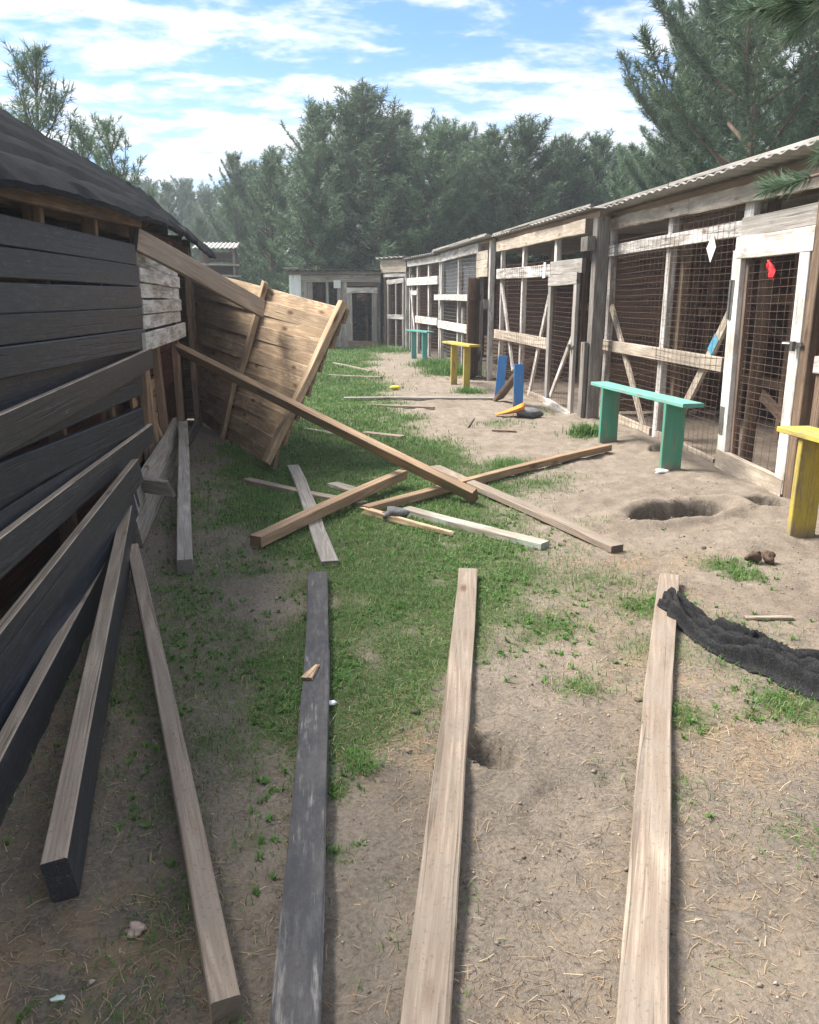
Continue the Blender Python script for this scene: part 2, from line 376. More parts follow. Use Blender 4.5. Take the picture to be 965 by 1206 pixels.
def mat_ground():
    n = NT('sandy yard soil'); vec = n.coord('Object')
    g = n.attr('grass'); dk = n.attr('dark'); rd = n.attr('straw')
    f1 = n.noise(vec, (1, 1, 1), 70, 6, .75); f2 = n.noise(vec, (1, 1, 1), 7, 5, .65); f3 = n.noise(vec, (1, 1, 1), 1.3, 4, .6)
    f4 = n.noise(vec, (1, 1, 1), 220, 3, .7)
    sand = n.mix(n.rng(n.math('ADD', n.math('MULTIPLY', f1, .55), n.math('MULTIPLY', f2, .45)), .32, .68), (0.18, 0.148, 0.115), (0.355, 0.298, 0.242))
    sand = n.mix(n.rng(f4, .58, .75, 0, .5), sand, (0.44, 0.385, 0.325))
    sand = n.mix(n.rng(f4, .30, .46, .75, 0), sand, (0.085, 0.067, 0.051))
    f5 = n.noise(vec, (1, 1, 1), 520, 2, .6)
    sand = n.mix(n.rng(f5, .50, .68, 0, .55), sand, (0.12, 0.097, 0.076))
    sand = n.mix(n.rng(f3, .48, .68, 0, .55), sand, (0.165, 0.13, 0.098))
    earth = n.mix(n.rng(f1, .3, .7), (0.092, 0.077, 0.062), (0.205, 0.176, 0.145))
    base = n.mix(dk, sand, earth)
    straw = n.mix(f1, (0.19, 0.135, 0.085), (0.33, 0.25, 0.165))
    base = n.mix(n.math('MULTIPLY', rd, n.rng(f2, .38, .6)), base, straw)
    gr = n.mix(n.rng(f1, .3, .7), (0.042, 0.066, 0.02), (0.088, 0.125, 0.042))
    base = n.mix(n.math('MULTIPLY', n.rng(n.math('ADD', g, n.math('MULTIPLY', n.math('SUBTRACT', f2, .5), .7)), .25, .75), .85), base, gr)
    h = n.math('ADD', n.math('MULTIPLY', f2, 1.0), n.math('ADD', n.math('MULTIPLY', f1, .9), n.math('MULTIPLY', f4, .35)))
    n.bump(h, .8, .014)
    return n.done(base, .95, .15)
M['ground'] = mat_ground()
def mat_leaf(name, c1, c2, c3, attr='tint', trans=.25, rough=.55):
    n = NT(name); t = n.attr(attr); oi = n.N.new('ShaderNodeObjectInfo')
    c = n.mix(n.rng(t, 0, .6), c1, c2); c = n.mix(n.rng(t, .6, 1.0), c, c3)
    hs = n.N.new('ShaderNodeHueSaturation'); n.L.new(c, hs.inputs['Color'])
    n.L.new(n.math('ADD', n.math('MULTIPLY', oi.outputs['Random'], .45), .78), hs.inputs['Value'])
    n.done(hs.outputs[0], rough, .3)
    tr = n.N.new('ShaderNodeBsdfTranslucent'); n.L.new(hs.outputs[0], tr.inputs[0])
    mx = n.N.new('ShaderNodeMixShader'); mx.inputs[0].default_value = trans
    out = n.N['Material Output']; n.L.new(n.b.outputs[0], mx.inputs[1]); n.L.new(tr.outputs[0], mx.inputs[2]); n.L.new(mx.outputs[0], out.inputs[0])
    return n.m
M['grass'] = mat_leaf('grass blades', (0.062, 0.128, 0.028), (0.10, 0.21, 0.044), (0.26, 0.27, 0.13), trans=.3)
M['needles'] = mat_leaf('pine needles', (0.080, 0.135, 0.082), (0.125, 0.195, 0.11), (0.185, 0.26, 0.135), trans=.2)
M['straw'] = mat_leaf('dry straw', (0.14, 0.085, 0.05), (0.33, 0.235, 0.14), (0.52, 0.42, 0.28), trans=.1, rough=.8)
M['litter'] = mat_leaf('chaff', (0.075, 0.058, 0.043), (0.21, 0.17, 0.13), (0.42, 0.36, 0.28), trans=0.0, rough=.9)
M['crumb'] = mat_leaf('soil crumbs', (0.13, 0.105, 0.082), (0.20, 0.165, 0.13), (0.34, 0.29, 0.235), trans=0.0, rough=.95)

# ------------------------------------------------------------------ ground
HOLES = [(2.55, 5.20, .42, .165, .33, .42), (3.32, 5.36, .15, .13, .2, .13), (0.56, 2.36, .085, .12, 0.3, .09), (3.33, 7.25, .12, .10, 0, .10),
         (0.75, 2.05, .22, .12, .6, .02), (-.72, 4.9, .14, .1, .5, .03)]
MOUNDS = [(3.38, 7.35, .30, .75, .075), (3.45, 8.6, .25, .4, .05), (2.9, 4.6, .55, .22, .035), (3.35, 9.6, .2, .3, .05), (2.75, 13.3, .45, .5, .06),
          (0.95, 2.45, .25, .22, .03), (2.2, 5.45, .5, .2, .03), (3.3, 5.85, .2, .5, .05)]
def bump_at(x, y):
    h = np.zeros_like(x)
    for cx, cy, ax, ay, rt, d in HOLES:
        c, s = math.cos(rt), math.sin(rt); dx = x - cx; dy = y - cy
        q = np.sqrt(((dx * c + dy * s) / ax) ** 2 + ((-dx * s + dy * c) / ay) ** 2) + .20 * (fbm(x * 7, y * 7, 71, 3) - .5)
        h = h - d * sstep(1.03, .84, q) + .10 * d * np.exp(-((q - 1.35) / .28) ** 2)
    for cx, cy, ax, ay, d in MOUNDS:
        h = h + d * np.exp(-(((x - cx) / ax) ** 2 + ((y - cy) / ay) ** 2)) * (.7 + .6 * vnoise(x * 7, y * 7, 72))
    return h
def grass_mask(x, y):
    n1 = fbm(x * 1.6, y * 1.6, 21, 4); n2 = fbm(x * 4.5, y * 4.5, 31, 3)
    lo = np.interp(y, [0, 2.2, 2.7, 3.4, 4.4, 5.2, 7, 10, 14, 24, 40], [.0, -.1, -.4, -.5, -.62, -.85, -1.05, -1.3, -2.5, -3, -20])
    hi = np.interp(y, [0, 2.1, 2.6, 3.2, 3.8, 4.5, 5.2, 6.2, 8, 11, 14, 18, 22, 24, 40], [.05, .2, .75, 1.2, 1.6, 1.9, 1.95, 1.95, 1.8, 1.55, 1.7, 1.75, 2.0, 2.3, 12])
    w = .55
    m = sstep(0, w, x - lo + (n1 - .5) * .7) * sstep(0, w * 1.6, hi - x + (n1 - .5) * .9)
    m = m * sstep(2.1, 2.9, y + (n1 - .5))
    m = m * np.clip(.98 + 1.8 * (n2 - .42), .4, 1)
    pat = np.zeros_like(x)
    for cx, cy, r, a in [(1.62, 3.55, .20, .8), (1.9, 3.15, .22, .45), (1.48, 3.05, .25, .5), (1.35, 3.9, .4, .5), (1.75, 2.55, .2, .75), (2.0, 2.45, .14, .7), (1.32, 2.5, .14, .7), (1.0, 2.75, .12, .7),
                         (1.05, 2.1, .14, .5), (1.35, 1.85, .15, .5), (1.65, 1.75, .13, .45), (2.32, 4.15, .13, .8), (2.35, 3.95, .12, .8), (2.95, 8.35, .22, .8), (1.7, 6.9, .3, .7), (1.75, 6.2, .3, .6),
                         (2.1, 6.4, .2, .4), (2.75, 15.5, .55, .95), (2.7, 17.3, .55, .9), (2.45, 12.4, .25, .7), (2.2, 9.3, .3, .4), (2.9, 10.2, .3, .4), (2.1, 22.3, .8, .7),
                         (-.45, 2.2, .22, .4), (-.35, 1.75, .2, .45), (-.2, 2.0, .1, .5), (-.5, 1.45, .2, .35), (.02, 1.9, .06, .7), (.25, 1.6, .12, .35), (-.32, 3.1, .3, .4), (-.42, 2.6, .3, .5), (-.25, 1.25, .12, .6),
                         (-.62, 3.7, .3, .35), (-.55, 4.6, .3, .4), (-.3, 5.4, .35, .6), (-.65, 6.5, .4, .5), (-.9, 7.6, .3, .4), (.08, 2.6, .1, .8), (0.03, 2.2, .06, .8), (1.0, 3.4, .3, .7)]:
        pat = np.maximum(pat, a * np.exp(-(((x - cx) / r) ** 2 + ((y - cy) / r) ** 2)) * (.5 + n2))
    spr = sstep(.46, .66, n1) * sstep(.42, .6, n2) * .42 * sstep(2.6, 1.7, x) * sstep(9, 7, y)
    lf = .46 * sstep(.1, -.25, x) * sstep(-1.25, -.85, x) * sstep(8, 6, y) * sstep(1.0, 1.3, y) * np.clip(.5 + 3.0 * (n1 - .46), 0, 1)
    pat = np.maximum(np.maximum(pat, spr), lf)
    far = sstep(24.5, 28, y) * .8
    return np.clip(np.maximum(np.maximum(m, pat), far), 0, 1)
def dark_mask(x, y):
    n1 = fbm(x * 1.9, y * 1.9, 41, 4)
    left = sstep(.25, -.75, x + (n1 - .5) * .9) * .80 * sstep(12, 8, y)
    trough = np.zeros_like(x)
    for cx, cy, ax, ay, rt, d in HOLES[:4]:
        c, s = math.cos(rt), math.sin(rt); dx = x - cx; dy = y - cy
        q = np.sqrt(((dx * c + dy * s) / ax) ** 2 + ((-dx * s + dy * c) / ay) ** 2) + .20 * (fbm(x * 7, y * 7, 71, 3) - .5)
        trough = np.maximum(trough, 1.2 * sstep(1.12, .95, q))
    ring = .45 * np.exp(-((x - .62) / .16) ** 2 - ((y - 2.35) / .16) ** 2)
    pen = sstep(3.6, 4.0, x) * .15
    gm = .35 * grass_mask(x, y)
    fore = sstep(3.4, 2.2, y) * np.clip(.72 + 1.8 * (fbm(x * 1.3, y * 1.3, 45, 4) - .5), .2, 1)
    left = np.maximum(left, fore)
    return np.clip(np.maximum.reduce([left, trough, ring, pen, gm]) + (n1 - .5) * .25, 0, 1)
def straw_mask(x, y):
    n1 = fbm(x * 2.3, y * 2.3, 51, 3)
    s = np.zeros_like(x)
    for cx, cy, ax, ay, a in [(1.75, 2.25, .55, .28, 1.0), (1.35, 2.75, .3, .35, .6), (-.62, 1.55, .35, .3, 1.0), (.30, 2.45, .2, .25, .8), (1.9, 4.25, .5, .18, .8), (-.35, 1.15, .4, .3, .6), (.35, 1.25, .25, .2, .4), (1.1, 1.6, .5, .4, .35), (-.9, 2.6, .35, .8, .5), (1.6, 3.6, .6, .8, .3)]:
        s = np.maximum(s, a * np.exp(-((x - cx) / ax) ** 2 - ((y - cy) / ay) ** 2))
    return np.clip(s * (.5 + n1) + .10 * n1, 0, 1)
def hgt(x, y):
    x = np.asarray(x, float); y = np.asarray(y, float)
    fade = sstep(60, 25, y)
    h = .05 * (fbm(x * .45, y * .45, 1, 3) - .5) + .030 * (fbm(x * 2.2, y * 2.2, 5, 3) - .5)
    soil = 1 - .5 * np.clip(grass_mask(x, y), 0, 1)
    h = h + soil * (.034 * (fbm(x * 7, y * 7, 8, 3) - .5) + .016 * (fbm(x * 26, y * 26, 12, 2) - .5))
    return h * fade + bump_at(x, y)
def hz(x, y): return float(hgt(np.array([x]), np.array([y]))[0])

def build_ground():
    def seq(*parts):
        o = []
        for a, b, st in parts: o.append(np.arange(a, b, st))
        return np.concatenate(o)
    xs = np.concatenate([-np.geomspace(4, 900, 26)[::-1], seq((-3.2, -1.3, .12), (-1.3, 3.75, .022), (3.75, 7, .12)), np.geomspace(7.2, 900, 26)])
    ys = np.concatenate([-np.geomspace(1, 400, 16)[::-1], seq((-.8, 1.0, .12), (1.0, 6.4, .022), (6.4, 10, .035), (10, 26, .12)), np.geomspace(26.3, 1500, 40)])
    X, Y = np.meshgrid(xs, ys); x = X.ravel(); y = Y.ravel()
    z = hgt(x, y)
    nx, ny = len(xs), len(ys)
    i = np.arange(nx * ny).reshape(ny, nx)
    Fc = np.stack([i[:-1, :-1].ravel(), i[:-1, 1:].ravel(), i[1:, 1:].ravel(), i[1:, :-1].ravel()], 1)
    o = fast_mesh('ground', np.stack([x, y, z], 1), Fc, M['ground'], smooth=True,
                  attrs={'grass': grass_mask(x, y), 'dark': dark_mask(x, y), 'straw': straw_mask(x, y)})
    tag(o, kind='structure')
build_ground()

def blades(name, P, length, width, lean, tint, mat, label, cat, flat=False):
    n = len(P)
    az = rng.uniform(0, 2 * np.pi, n)
    d = np.stack([np.cos(az), np.sin(az), np.zeros(n)], 1); s = np.stack([-np.sin(az), np.cos(az), np.zeros(n)], 1)
    if not flat:
        up = np.array([0, 0, 1.0])
        mid = P + up * (length * .55)[:, None] + d * (length * lean * .25)[:, None]
        tip = P + up * (length * (1 - .35 * lean))[:, None] + d * (length * lean * .9)[:, None]
    else:
        el = rng.normal(0, .12, n) + .05
        mid = P + d * (length * .5)[:, None] + s * (length * rng.normal(0, .06, n))[:, None]; mid[:, 2] += length * .5 * np.maximum(el, 0) + .004
        tip = P + d * length[:, None]; tip[:, 2] += length * el * .3 + .002
        P = P.copy(); P[:, 2] += .003
    w = (width * .5)[:, None]
    V = np.stack([P - s * w, P + s * w, mid - s * w * .8, mid + s * w * .8, tip - s * w * (.1 if not flat else .7), tip + s * w * (.1 if not flat else .7)], 1).reshape(-1, 3)
    b = np.arange(n)[:, None] * 6
    Fc = np.concatenate([b + np.array([[0, 1, 3, 2]]), b + np.array([[2, 3, 5, 4]])], 0)
    o = fast_mesh(name, V, Fc, mat, attrs={'tint': np.repeat(tint, 6)})
    tag(o, label, cat, kind='stuff'); return o
def scatter(x0, x1, y0, y1, dens, mask):
    n = int((x1 - x0) * (y1 - y0) * dens)
    x = rng.uniform(x0, x1, n); y = rng.uniform(y0, y1, n)
    k = rng.uniform(0, 1, n) < mask(x, y)
    return x[k], y[k]
def build_grass():
    xs, ys, ls, ws, ts = [], [], [], [], []
    for (x0, x1, y0, y1, dens, ln, wd) in [(-1.3, 2.8, 1.0, 4.6, 10500, .034, .0030), (-1.4, 3.6, 4.6, 8.0, 6000, .044, .0042), (-1.5, 3.4, 8, 14, 2300, .055, .008), (-3, 3.2, 14, 25, 1000, .065, .013), (-8, 6, 25, 40, 120, .14, .03)]:
        x, y = scatter(x0, x1, y0, y1, dens, lambda a, b: np.clip(grass_mask(a, b) ** 1.3 * 1.05, 0, 1))
        clump = fbm(x * 6, y * 6, 61, 2)
        xs.append(x); ys.append(y)
        ls.append(ln * rng.uniform(.45, 1.25, len(x)) * (.5 + clump)); ws.append(wd * rng.uniform(.7, 1.3, len(x)))
        g = grass_mask(x, y)
        ts.append(np.clip(rng.normal(.30, .16, len(x)) + (fbm(x * 2, y * 2, 66, 2) - .5) * .7 + (rng.uniform(0, 1, len(x)) < (.16 + .3 * (1 - g))) * .55, 0, 1))
    # broad-leaved weeds among the grass
    x, y = scatter(-1.1, 2.6, 1.0, 7.0, 520, lambda a, b: np.clip(grass_mask(a, b) * sstep(.48, .62, fbm(a * 3.1, b * 3.1, 87, 2)) + .003, 0, 1))
    k = 5; x = np.repeat(x, k) + rng.normal(0, .004, len(x) * k); y = np.repeat(y, k) + rng.normal(0, .004, len(y) * k)
    xs.append(x); ys.append(y); ls.append(rng.uniform(.016, .034, len(x))); ws.append(rng.uniform(.007, .013, len(x))); ts.append(np.clip(rng.normal(.45, .12, len(x)), 0, 1))
    # tall tufts by the far benches
    for cx, cy, r, n, ln in [(2.75, 15.6, .42, 1500, .26), (2.68, 17.2, .40, 1300, .24), (3.0, 8.45, .15, 350, .17), (2.45, 12.45, .18, 300, .13), (2.35, 4.12, .13, 130, .05), (2.37, 3.94, .13, 110, .05), (1.63, 3.56, .2, 300, .05),
                             (1.76, 2.52, .2, 200, .04), (2.02, 2.45, .12, 140, .04), (1.02, 2.75, .12, 110, .045), (1.7, 6.85, .2, 600, .1), (.12, 2.3, .05, 160, .06), (-.24, 1.28, .06, 160, .06), (2.1, 22.4, .7, 700, .25)]:
        x = rng.normal(cx, r * .6, n); y = rng.normal(cy, r * .6, n)
        xs.append(x); ys.append(y); ls.append(ln * rng.uniform(.4, 1.1, n)); ws.append(np.full(n, .0035 if cy < 8 else .009)); ts.append(np.clip(rng.normal(.35, .15, n), 0, 1))
    x = np.concatenate(xs); y = np.concatenate(ys); l = np.concatenate(ls); w = np.concatenate(ws); t = np.concatenate(ts)
    P = np.stack([x, y, hgt(x, y) - .004], 1)
    blades('grass', P, l, w, rng.uniform(.2, 1.5, len(x)), t, M['grass'], 'short green grass growing in a worn strip down the yard', 'grass')
    # litter of dry stems and needles
    x, y = scatter(-1.3, 3.0, 1.0, 5.2, 3800, lambda a, b: np.clip(.09 + .9 * straw_mask(a, b), 0, 1))
    x2, y2 = scatter(-1.2, 3.4, 5.2, 10, 260, lambda a, b: np.full_like(a, .5))
    x = np.concatenate([x, x2]); y = np.concatenate([y, y2]); n = len(x)
    P = np.stack([x, y, hgt(x, y)], 1)
    blades('straw_litter', P, rng.gamma(2.2, .010, n) + .006, rng.uniform(.0008, .0023, n), np.zeros(n), np.clip(rng.normal(.46, .24, n), 0, 1), M['straw'], 'dry straw and pine needles strewn over the bare soil', 'litter', flat=True)
    x, y = scatter(-1.3, 2.7, 1.0, 4.4, 5200, lambda a, b: np.clip(.30 + 1.1 * (fbm(a * 2.1, b * 2.1, 86, 3) - .42) - .2 * grass_mask(a, b), 0.04, 1))
    n = len(x); P = np.stack([x, y, hgt(x, y) - .001], 1)
    blades('root_litter', P, rng.gamma(2.0, .006, n) + .004, rng.uniform(.0008, .0022, n), np.zeros(n), np.clip(rng.normal(.30, .28, n), 0, 1), M['litter'], 'matted bits of root, chaff and twig in the trampled soil', 'litter', flat=True)
    # crumbs of soil
    x, y = scatter(-1.2, 3.2, 1.0, 6.2, 420, lambda a, b: np.clip(.75 - grass_mask(a, b), 0.03, 1) * (.25 + fbm(a * 3, b * 3, 81, 2)))
    n = len(x); r = rng.gamma(2.0, .0013, n) + .0012
    base = np.array([[1, 0, 0], [-1, 0, 0], [0, 1, 0], [0, -1, 0], [0, 0, .8], [0, 0, -.8]])
    V = (base[None] * r[:, None, None] * rng.uniform(.6, 1.4, (n, 6, 1))) + np.stack([x, y, hgt(x, y) + r * .3], 1)[:, None]
    tri = np.array([[0, 2, 4], [2, 1, 4], [1, 3, 4], [3, 0, 4], [2, 0, 5], [1, 2, 5], [3, 1, 5], [0, 3, 5]])
    o = fast_mesh('soil_crumbs', V.reshape(-1, 3), (np.arange(n)[:, None, None] * 6 + tri[None]).reshape(-1, 3), M['crumb'], attrs={'tint': np.repeat(np.clip(rng.normal(.5, .3, n), 0, 1), 6)})
    tag(o, 'small crumbs of soil and grit on the bare ground', 'soil', kind='stuff')
build_grass()

# ------------------------------------------------------------------ generic builders for the pens
def wire_panel(name, parent, x0, x1, z0, z1, y, cell, r, mat, wob=.006, skip=0.0):
    mb_v = []; mb_f = []
    def wire(p):
        o = len(mb_v)
        for q in p:
            for dx, dz in ((-1, -1), (1, -1), (1, 1), (-1, 1)): mb_v.append((q[0] + dx * r * q[3], q[1] + dz * r, q[2] + dx * r * (1 - q[3])))
        for i in range(len(p) - 1):
            for k in range(4):
                a = o + i * 4 + k; b = o + i * 4 + (k + 1) % 4; mb_f.append((a, b, b + 4, a + 4))
    sd = rnd.random() * 100
    def off(x, z): return (wob * (math.sin(x * 3.1 + sd) + math.sin(z * 4.3 + x * 2 + sd)), wob * 1.6 * math.sin(x * 2.3 + z * 2.9 + sd))
    nx = max(2, int((x1 - x0) / .4)); nz = max(2, int((z1 - z0) / .4))
    k = int((x1 - x0) / (cell * 1.55))
    for i in range(k + 1):
        x = x0 + (x1 - x0) * i / k; top = z1 + (rnd.random() - .3) * .03
        wire([(x + off(x, z)[0] * .4, y + off(x, z)[1], z, 1) for z in [z0 + (top - z0) * j / nz for j in range(nz + 1)]])
    k = int((z1 - z0) / cell)
    for i in range(k + 1):
        z = z0 + (z1 - z0) * i / k
        wire([(x, y + off(x, z)[1] + r, z + off(x, z)[0], 0) for x in [x0 + (x1 - x0) * j / nx for j in range(nx + 1)]])
    o = mesh(name, mb_v, mb_f, mat, parent)
    return tag(o, kind='stuff')

def pen_root(name, A, B, label, cat='animal pen', group='wire-fronted pens along the row'):
    """local x runs along the front from A (far) to B (near), local y goes back into the pen"""
    dx, dy = B[0] - A[0], B[1] - A[1]
    o = empty(name, (A[0], A[1], 0), math.atan2(dy, dx))
    tag(o, label, cat, group)
    return o, math.hypot(dx, dy)
FN = (0, 1, 0)
def vpost(name, p, x, z0, z1, w, t, y, mat, dx=0.0, **k): return plank(name, (x, y, z0), (x + dx, y, z1), w, t, FN, mat, p, **k)
def hrail(name, p, x0, x1, z, w, t, y, mat, dz=0.0, **k): return plank(name, (x0, y, z), (x1, y, z + dz), w, t, FN, mat, p, **k)
def roof_sheets(p, x0, x1, yf, yb, zf, zb, mat, width=1.05, period=.21, amp=.016, droop=None, nm='roof_sheet'):
    n = max(1, round((x1 - x0) / width)); wd = (x1 - x0) / n
    for i in range(n):
        V = []; Fc = []; nx = max(8, int(wd / period * 6)); ny = 4
        yo = (rnd.random() - .5) * .05; zo = .006 * (i % 2) + (rnd.random() - .5) * .008; tl = (rnd.random() - .5) * .02
        for s in (0, 1):
            for j in range(ny + 1):
                for k in range(nx + 1):
                    x = x0 + i * wd - .02 + (wd + .04) * k / nx
                    ph = (x / period) % 1.0
                    pr = amp * max(-1, min(1, 1.8 * math.sin(ph * 2 * math.pi)))
                    f = j / ny
                    dr = droop(x) if droop else 0
                    V.append((x, yf + yo + (yb - yf) * f + tl * k / nx, zf + dr + (zb - zf) * f + pr + zo + s * .009))
        W = nx + 1; S = W * (ny + 1)
        for j in range(ny):
            for k in range(nx):
                a = j * W + k
                Fc.append((a, a + W, a + W + 1, a + 1)); b = a + S
                Fc.append((b, b + 1, b + W + 1, b + W))
        for k in range(nx):
            Fc.append((k, k + 1, k + 1 + S, k + S)); a = ny * W + k; Fc.append((a + 1, a, a + S, a + 1 + S))
        for j in range(ny):
            a = j * W; Fc.append((a + W, a, a + S, a + W + S)); a = j * W + nx; Fc.append((a, a + W, a + W + S, a + S))
        mesh(nm, V, Fc, mat, p)
def back_wall(p, W, depth, z1, mat, step=.17):
    w = empty('back_wall', (0, depth, 0), 0, p)
    n = int(W / step) + 1
    for i in range(n):
        x = (i + .5) * W / n
        plank('plank', (x, .02 * (i % 2), .02), (x + (rnd.random() - .5) * .01, .02 * (i % 2), z1 + rnd.random() * .05), W / n + .012, .02, FN, mat, w, seg=2)
def side_wall(p, x, depth, z1, mat, step=.155, y0=.12):
    w = empty('side_wall', (x, 0, 0), 0, p)
    z = .05
    while z < z1 - .2:
        plank('plank', ((rnd.random() - .5) * .012, y0, z + step / 2), ((rnd.random() - .5) * .012, depth, z + step / 2 + (rnd.random() - .5) * .02), step - .010, .025, (1, 0, 0), mat, w, seg=2)
        z += step

# ------------------------------------------------------------------ the row of pens on the right
def near_pen():
    p, W = pen_root('animal_pen', (3.62, 9.80), (3.62, 5.43), 'wire-fronted pen with white diamond card, red rag and closed white-framed door')
    D = 2.7
    ww, wc, gd, br = M['white_wash'], M['white_clean'], M['grey_dark'], M['brown']
    # front frame
    vpost('post', p, .08, -.05, 2.30, .085, .07, .02, M['white_wash'])
    vpost('post', p, 1.72, -.05, 2.30, .10, .07, .02, M['white_wash'])
    vpost('post', p, 3.20, 1.93, 2.30, .15, .06, .02, wc)
    hrail('rail', p, -.03, 3.20, 2.00, .125, .045, -.035, ww, dz=.03)
    hrail('rail', p, 3.205, 4.45, 2.035, .15, .045, -.040, M['board_grey'], dz=.02)
    hrail('rail', p, -.06, 3.10, .905, .125, .05, -.035, M['cream'], dz=.0)
    hrail('top_beam', p, -.04, 2.2, 2.30, .13, .05, -.045, M['cream'], wave=.018, seg=16)
    hrail('top_beam', p, 2.205, 4.45, 2.30, .14, .05, -.045, M['cream'], wave=.014, seg=16)
    hrail('fascia', p, -.1, 4.5, 2.40, .07, .04, -.02, M['board_warm'])
    plank('brace', (.22, -.005, 1.36), (1.52, -.005, -.02), .08, .035, FN, M['cream'], p)
    b2 = plank('brace', (3.12, -.005, 1.42), (2.02, -.005, .02), .10, .035, FN, M['cream'], p)
    plank('paint_patch', (2.90, -.026, 1.135), (2.79, -.026, .995), .097, .005, FN, M['blue_patch'], p, seg=1)
    hrail('bottom_board', p, .15, 1.62, .07, .12, .03, -.01, M['cream'], dz=-.02)
    hrail('bottom_board', p, 1.8, 3.05, .06, .10, .03, -.01, M['cream'], dz=-.05)
    wire_panel('wire_mesh', p, .06, 1.72, .05, 2.10, -.064, .060, .0012, M['wire'])
    wire_panel('wire_mesh', p, 1.74, 3.10, .05, 2.22, -.064, .060, .0012, M['wire'])
    # door
    d = empty('door', (3.19, -.05, 0), 0, p)
    plank('stile', (.075, 0, .03), (.005, 0, 1.86), .135, .05, FN, wc, d)
    plank('stile', (.99, 0, .02), (.96, 0, 1.86), .125, .05, FN, wc, d)
    plank('top_rail', (-.02, -.004, 1.875), (1.06, -.004, 1.885), .175, .05, FN, wc, d)
    plank('bottom_rail', (.0, -.004, .10), (1.04, -.004, .05), .17, .05, FN, M['cream'], d)
    wire_panel('wire_mesh', d, .10, .93, .12, 1.80, .03, .060, .0014, M['wire'])
    plank('edge_board', (.16, .05, .1), (.10, .05, 1.8), .05, .06, FN, M['dark_brown'], d)
    mb = MB(); mb.box(-.05, .02, -.036, -.026, 1.30, 1.62); mb.box(-.018, -.006, -.046, -.036, 1.30, 1.62); mb.build('hinge', M['steel'], d)
    mb = MB(); mb.box(.01, .075, -.034, -.026, .32, .56); mb.build('hinge', M['steel'], d)
    mb = MB(); mb.box(.90, 1.10, -.05, -.036, 1.14, 1.165); mb.box(1.0, 1.03, -.075, -.05, 1.10, 1.17); mb.add(tube([(.9, -.06, 1.16), (.93, -.09, 1.15), (.97, -.06, 1.15)], [.008] * 3)); mb.build('latch', M['steel'], d)
    vpost('post', p, 4.30, -.05, 2.3, .10, .12, -.01, M['brown'], dx=-.02)
    # inside
    for x, y in ((.15, 1.3), (1.8, .14), (1.75, 1.4), (3.28, .16), (3.3, 1.4), (4.2, 1.3)):
        vpost('inner_post', p, x, -.03, 2.25, .08, .08, y, M['brown'])
    hrail('inner_rail', p, 0, 4.3, 1.45, .12, .03, 1.45, M['brown'])
    hrail('inner_rail', p, 0, 4.3, .55, .12, .03, 1.45, M['brown'])
    plank('inner_brace', (.3, 1.5, 1.5), (1.6, 1.5, 1.0), .12, .03, FN, M['dark_brown'], p)
    plank('inner_brace', (2.0, 1.0, .5), (3.1, 1.0, .05), .12, .03, FN, M['dark_brown'], p)
    for i in range(7):
        plank('slat', (1.95 + i * .02, 1.9, .95 + i * .12), (2.55, 1.9, .95 + i * .12), .07, .02, FN, M['brown'], p, seg=1)
    back_wall(p, W, D, 2.2, M['brown']); side_wall(p, -.04, D, 2.3, M['brown']); 
    roof_sheets(p, -.1, W + .05, -.25, D + .1, 2.46, 2.44, M['roof_white'], period=.17, amp=.008)
    hrail('roof_trim', p, -.1, 2.1, 2.49, .028, .05, -.22, M['board_grey'], dz=.004); hrail('roof_trim', p, 2.12, 4.45, 2.495, .03, .05, -.22, M['board_grey'], dz=.006)
    hrail('purlin', p, -.1, W, 2.405, .06, .07, .9, M['brown']); hrail('purlin', p, -.1, W, 2.40, .06, .07, 1.8, M['brown'])
    return p
M['blue_patch'] = wood('blue smear', (0.3, 0.3, 0.28), (0.45, 0.42, 0.38), paint=(0.07, 0.33, 0.48), cover=.58, vary=.05)
near_pen()

def corner_pen():
    p, W = pen_root('animal_pen', (3.62, 5.36), (3.62, 1.9), 'pen with slim white uprights beside the brown post of the white-framed door')
    vpost('post', p, .06, -.05, 2.3, .10, .08, -.02, M['brown'])
    vpost('post', p, .20, -.05, 2.0, .07, .06, -.02, M['white_wash']); vpost('post', p, .42, -.05, 2.3, .07, .06, -.02, M['board_grey'])
    vpost('post', p, 1.9, -.05, 2.3, .09, .07, -.02, M['white_wash']); vpost('post', p, 3.4, -.05, 2.3, .09, .07, -.02, M['white_wash'])
    hrail('rail', p, .0, W, 1.02, .12, .045, -.06, M['white_wash']); hrail('rail', p, .11, W, 2.02, .12, .045, -.06, M['board_grey']); hrail('top_beam', p, .1, W, 2.30, .14, .05, -.05, M['cream'], wave=.014, seg=12)
    hrail('fascia', p, .14, W, 2.40, .07, .04, -.02, M['board_warm'])
    wire_panel('wire_mesh', p, .1, W, .05, 2.2, -.09, .060, .0012, M['wire'])
    back_wall(p, W, 2.7, 2.2, M['dark_brown']); side_wall(p, .03, 2.7, 2.3, M['dark_brown']); side_wall(p, W, 2.7, 2.3, M['dark_brown'])
    roof_sheets(p, .02, W + .05, -.25, 2.8, 2.463, 2.44, M['roof_white'], period=.17, amp=.008)
    hrail('roof_trim', p, .06, W, 2.50, .03, .05, -.22, M['board_grey'])
    hrail('bottom_board', p, .3, W, .07, .12, .03, -.01, M['cream'])
corner_pen()

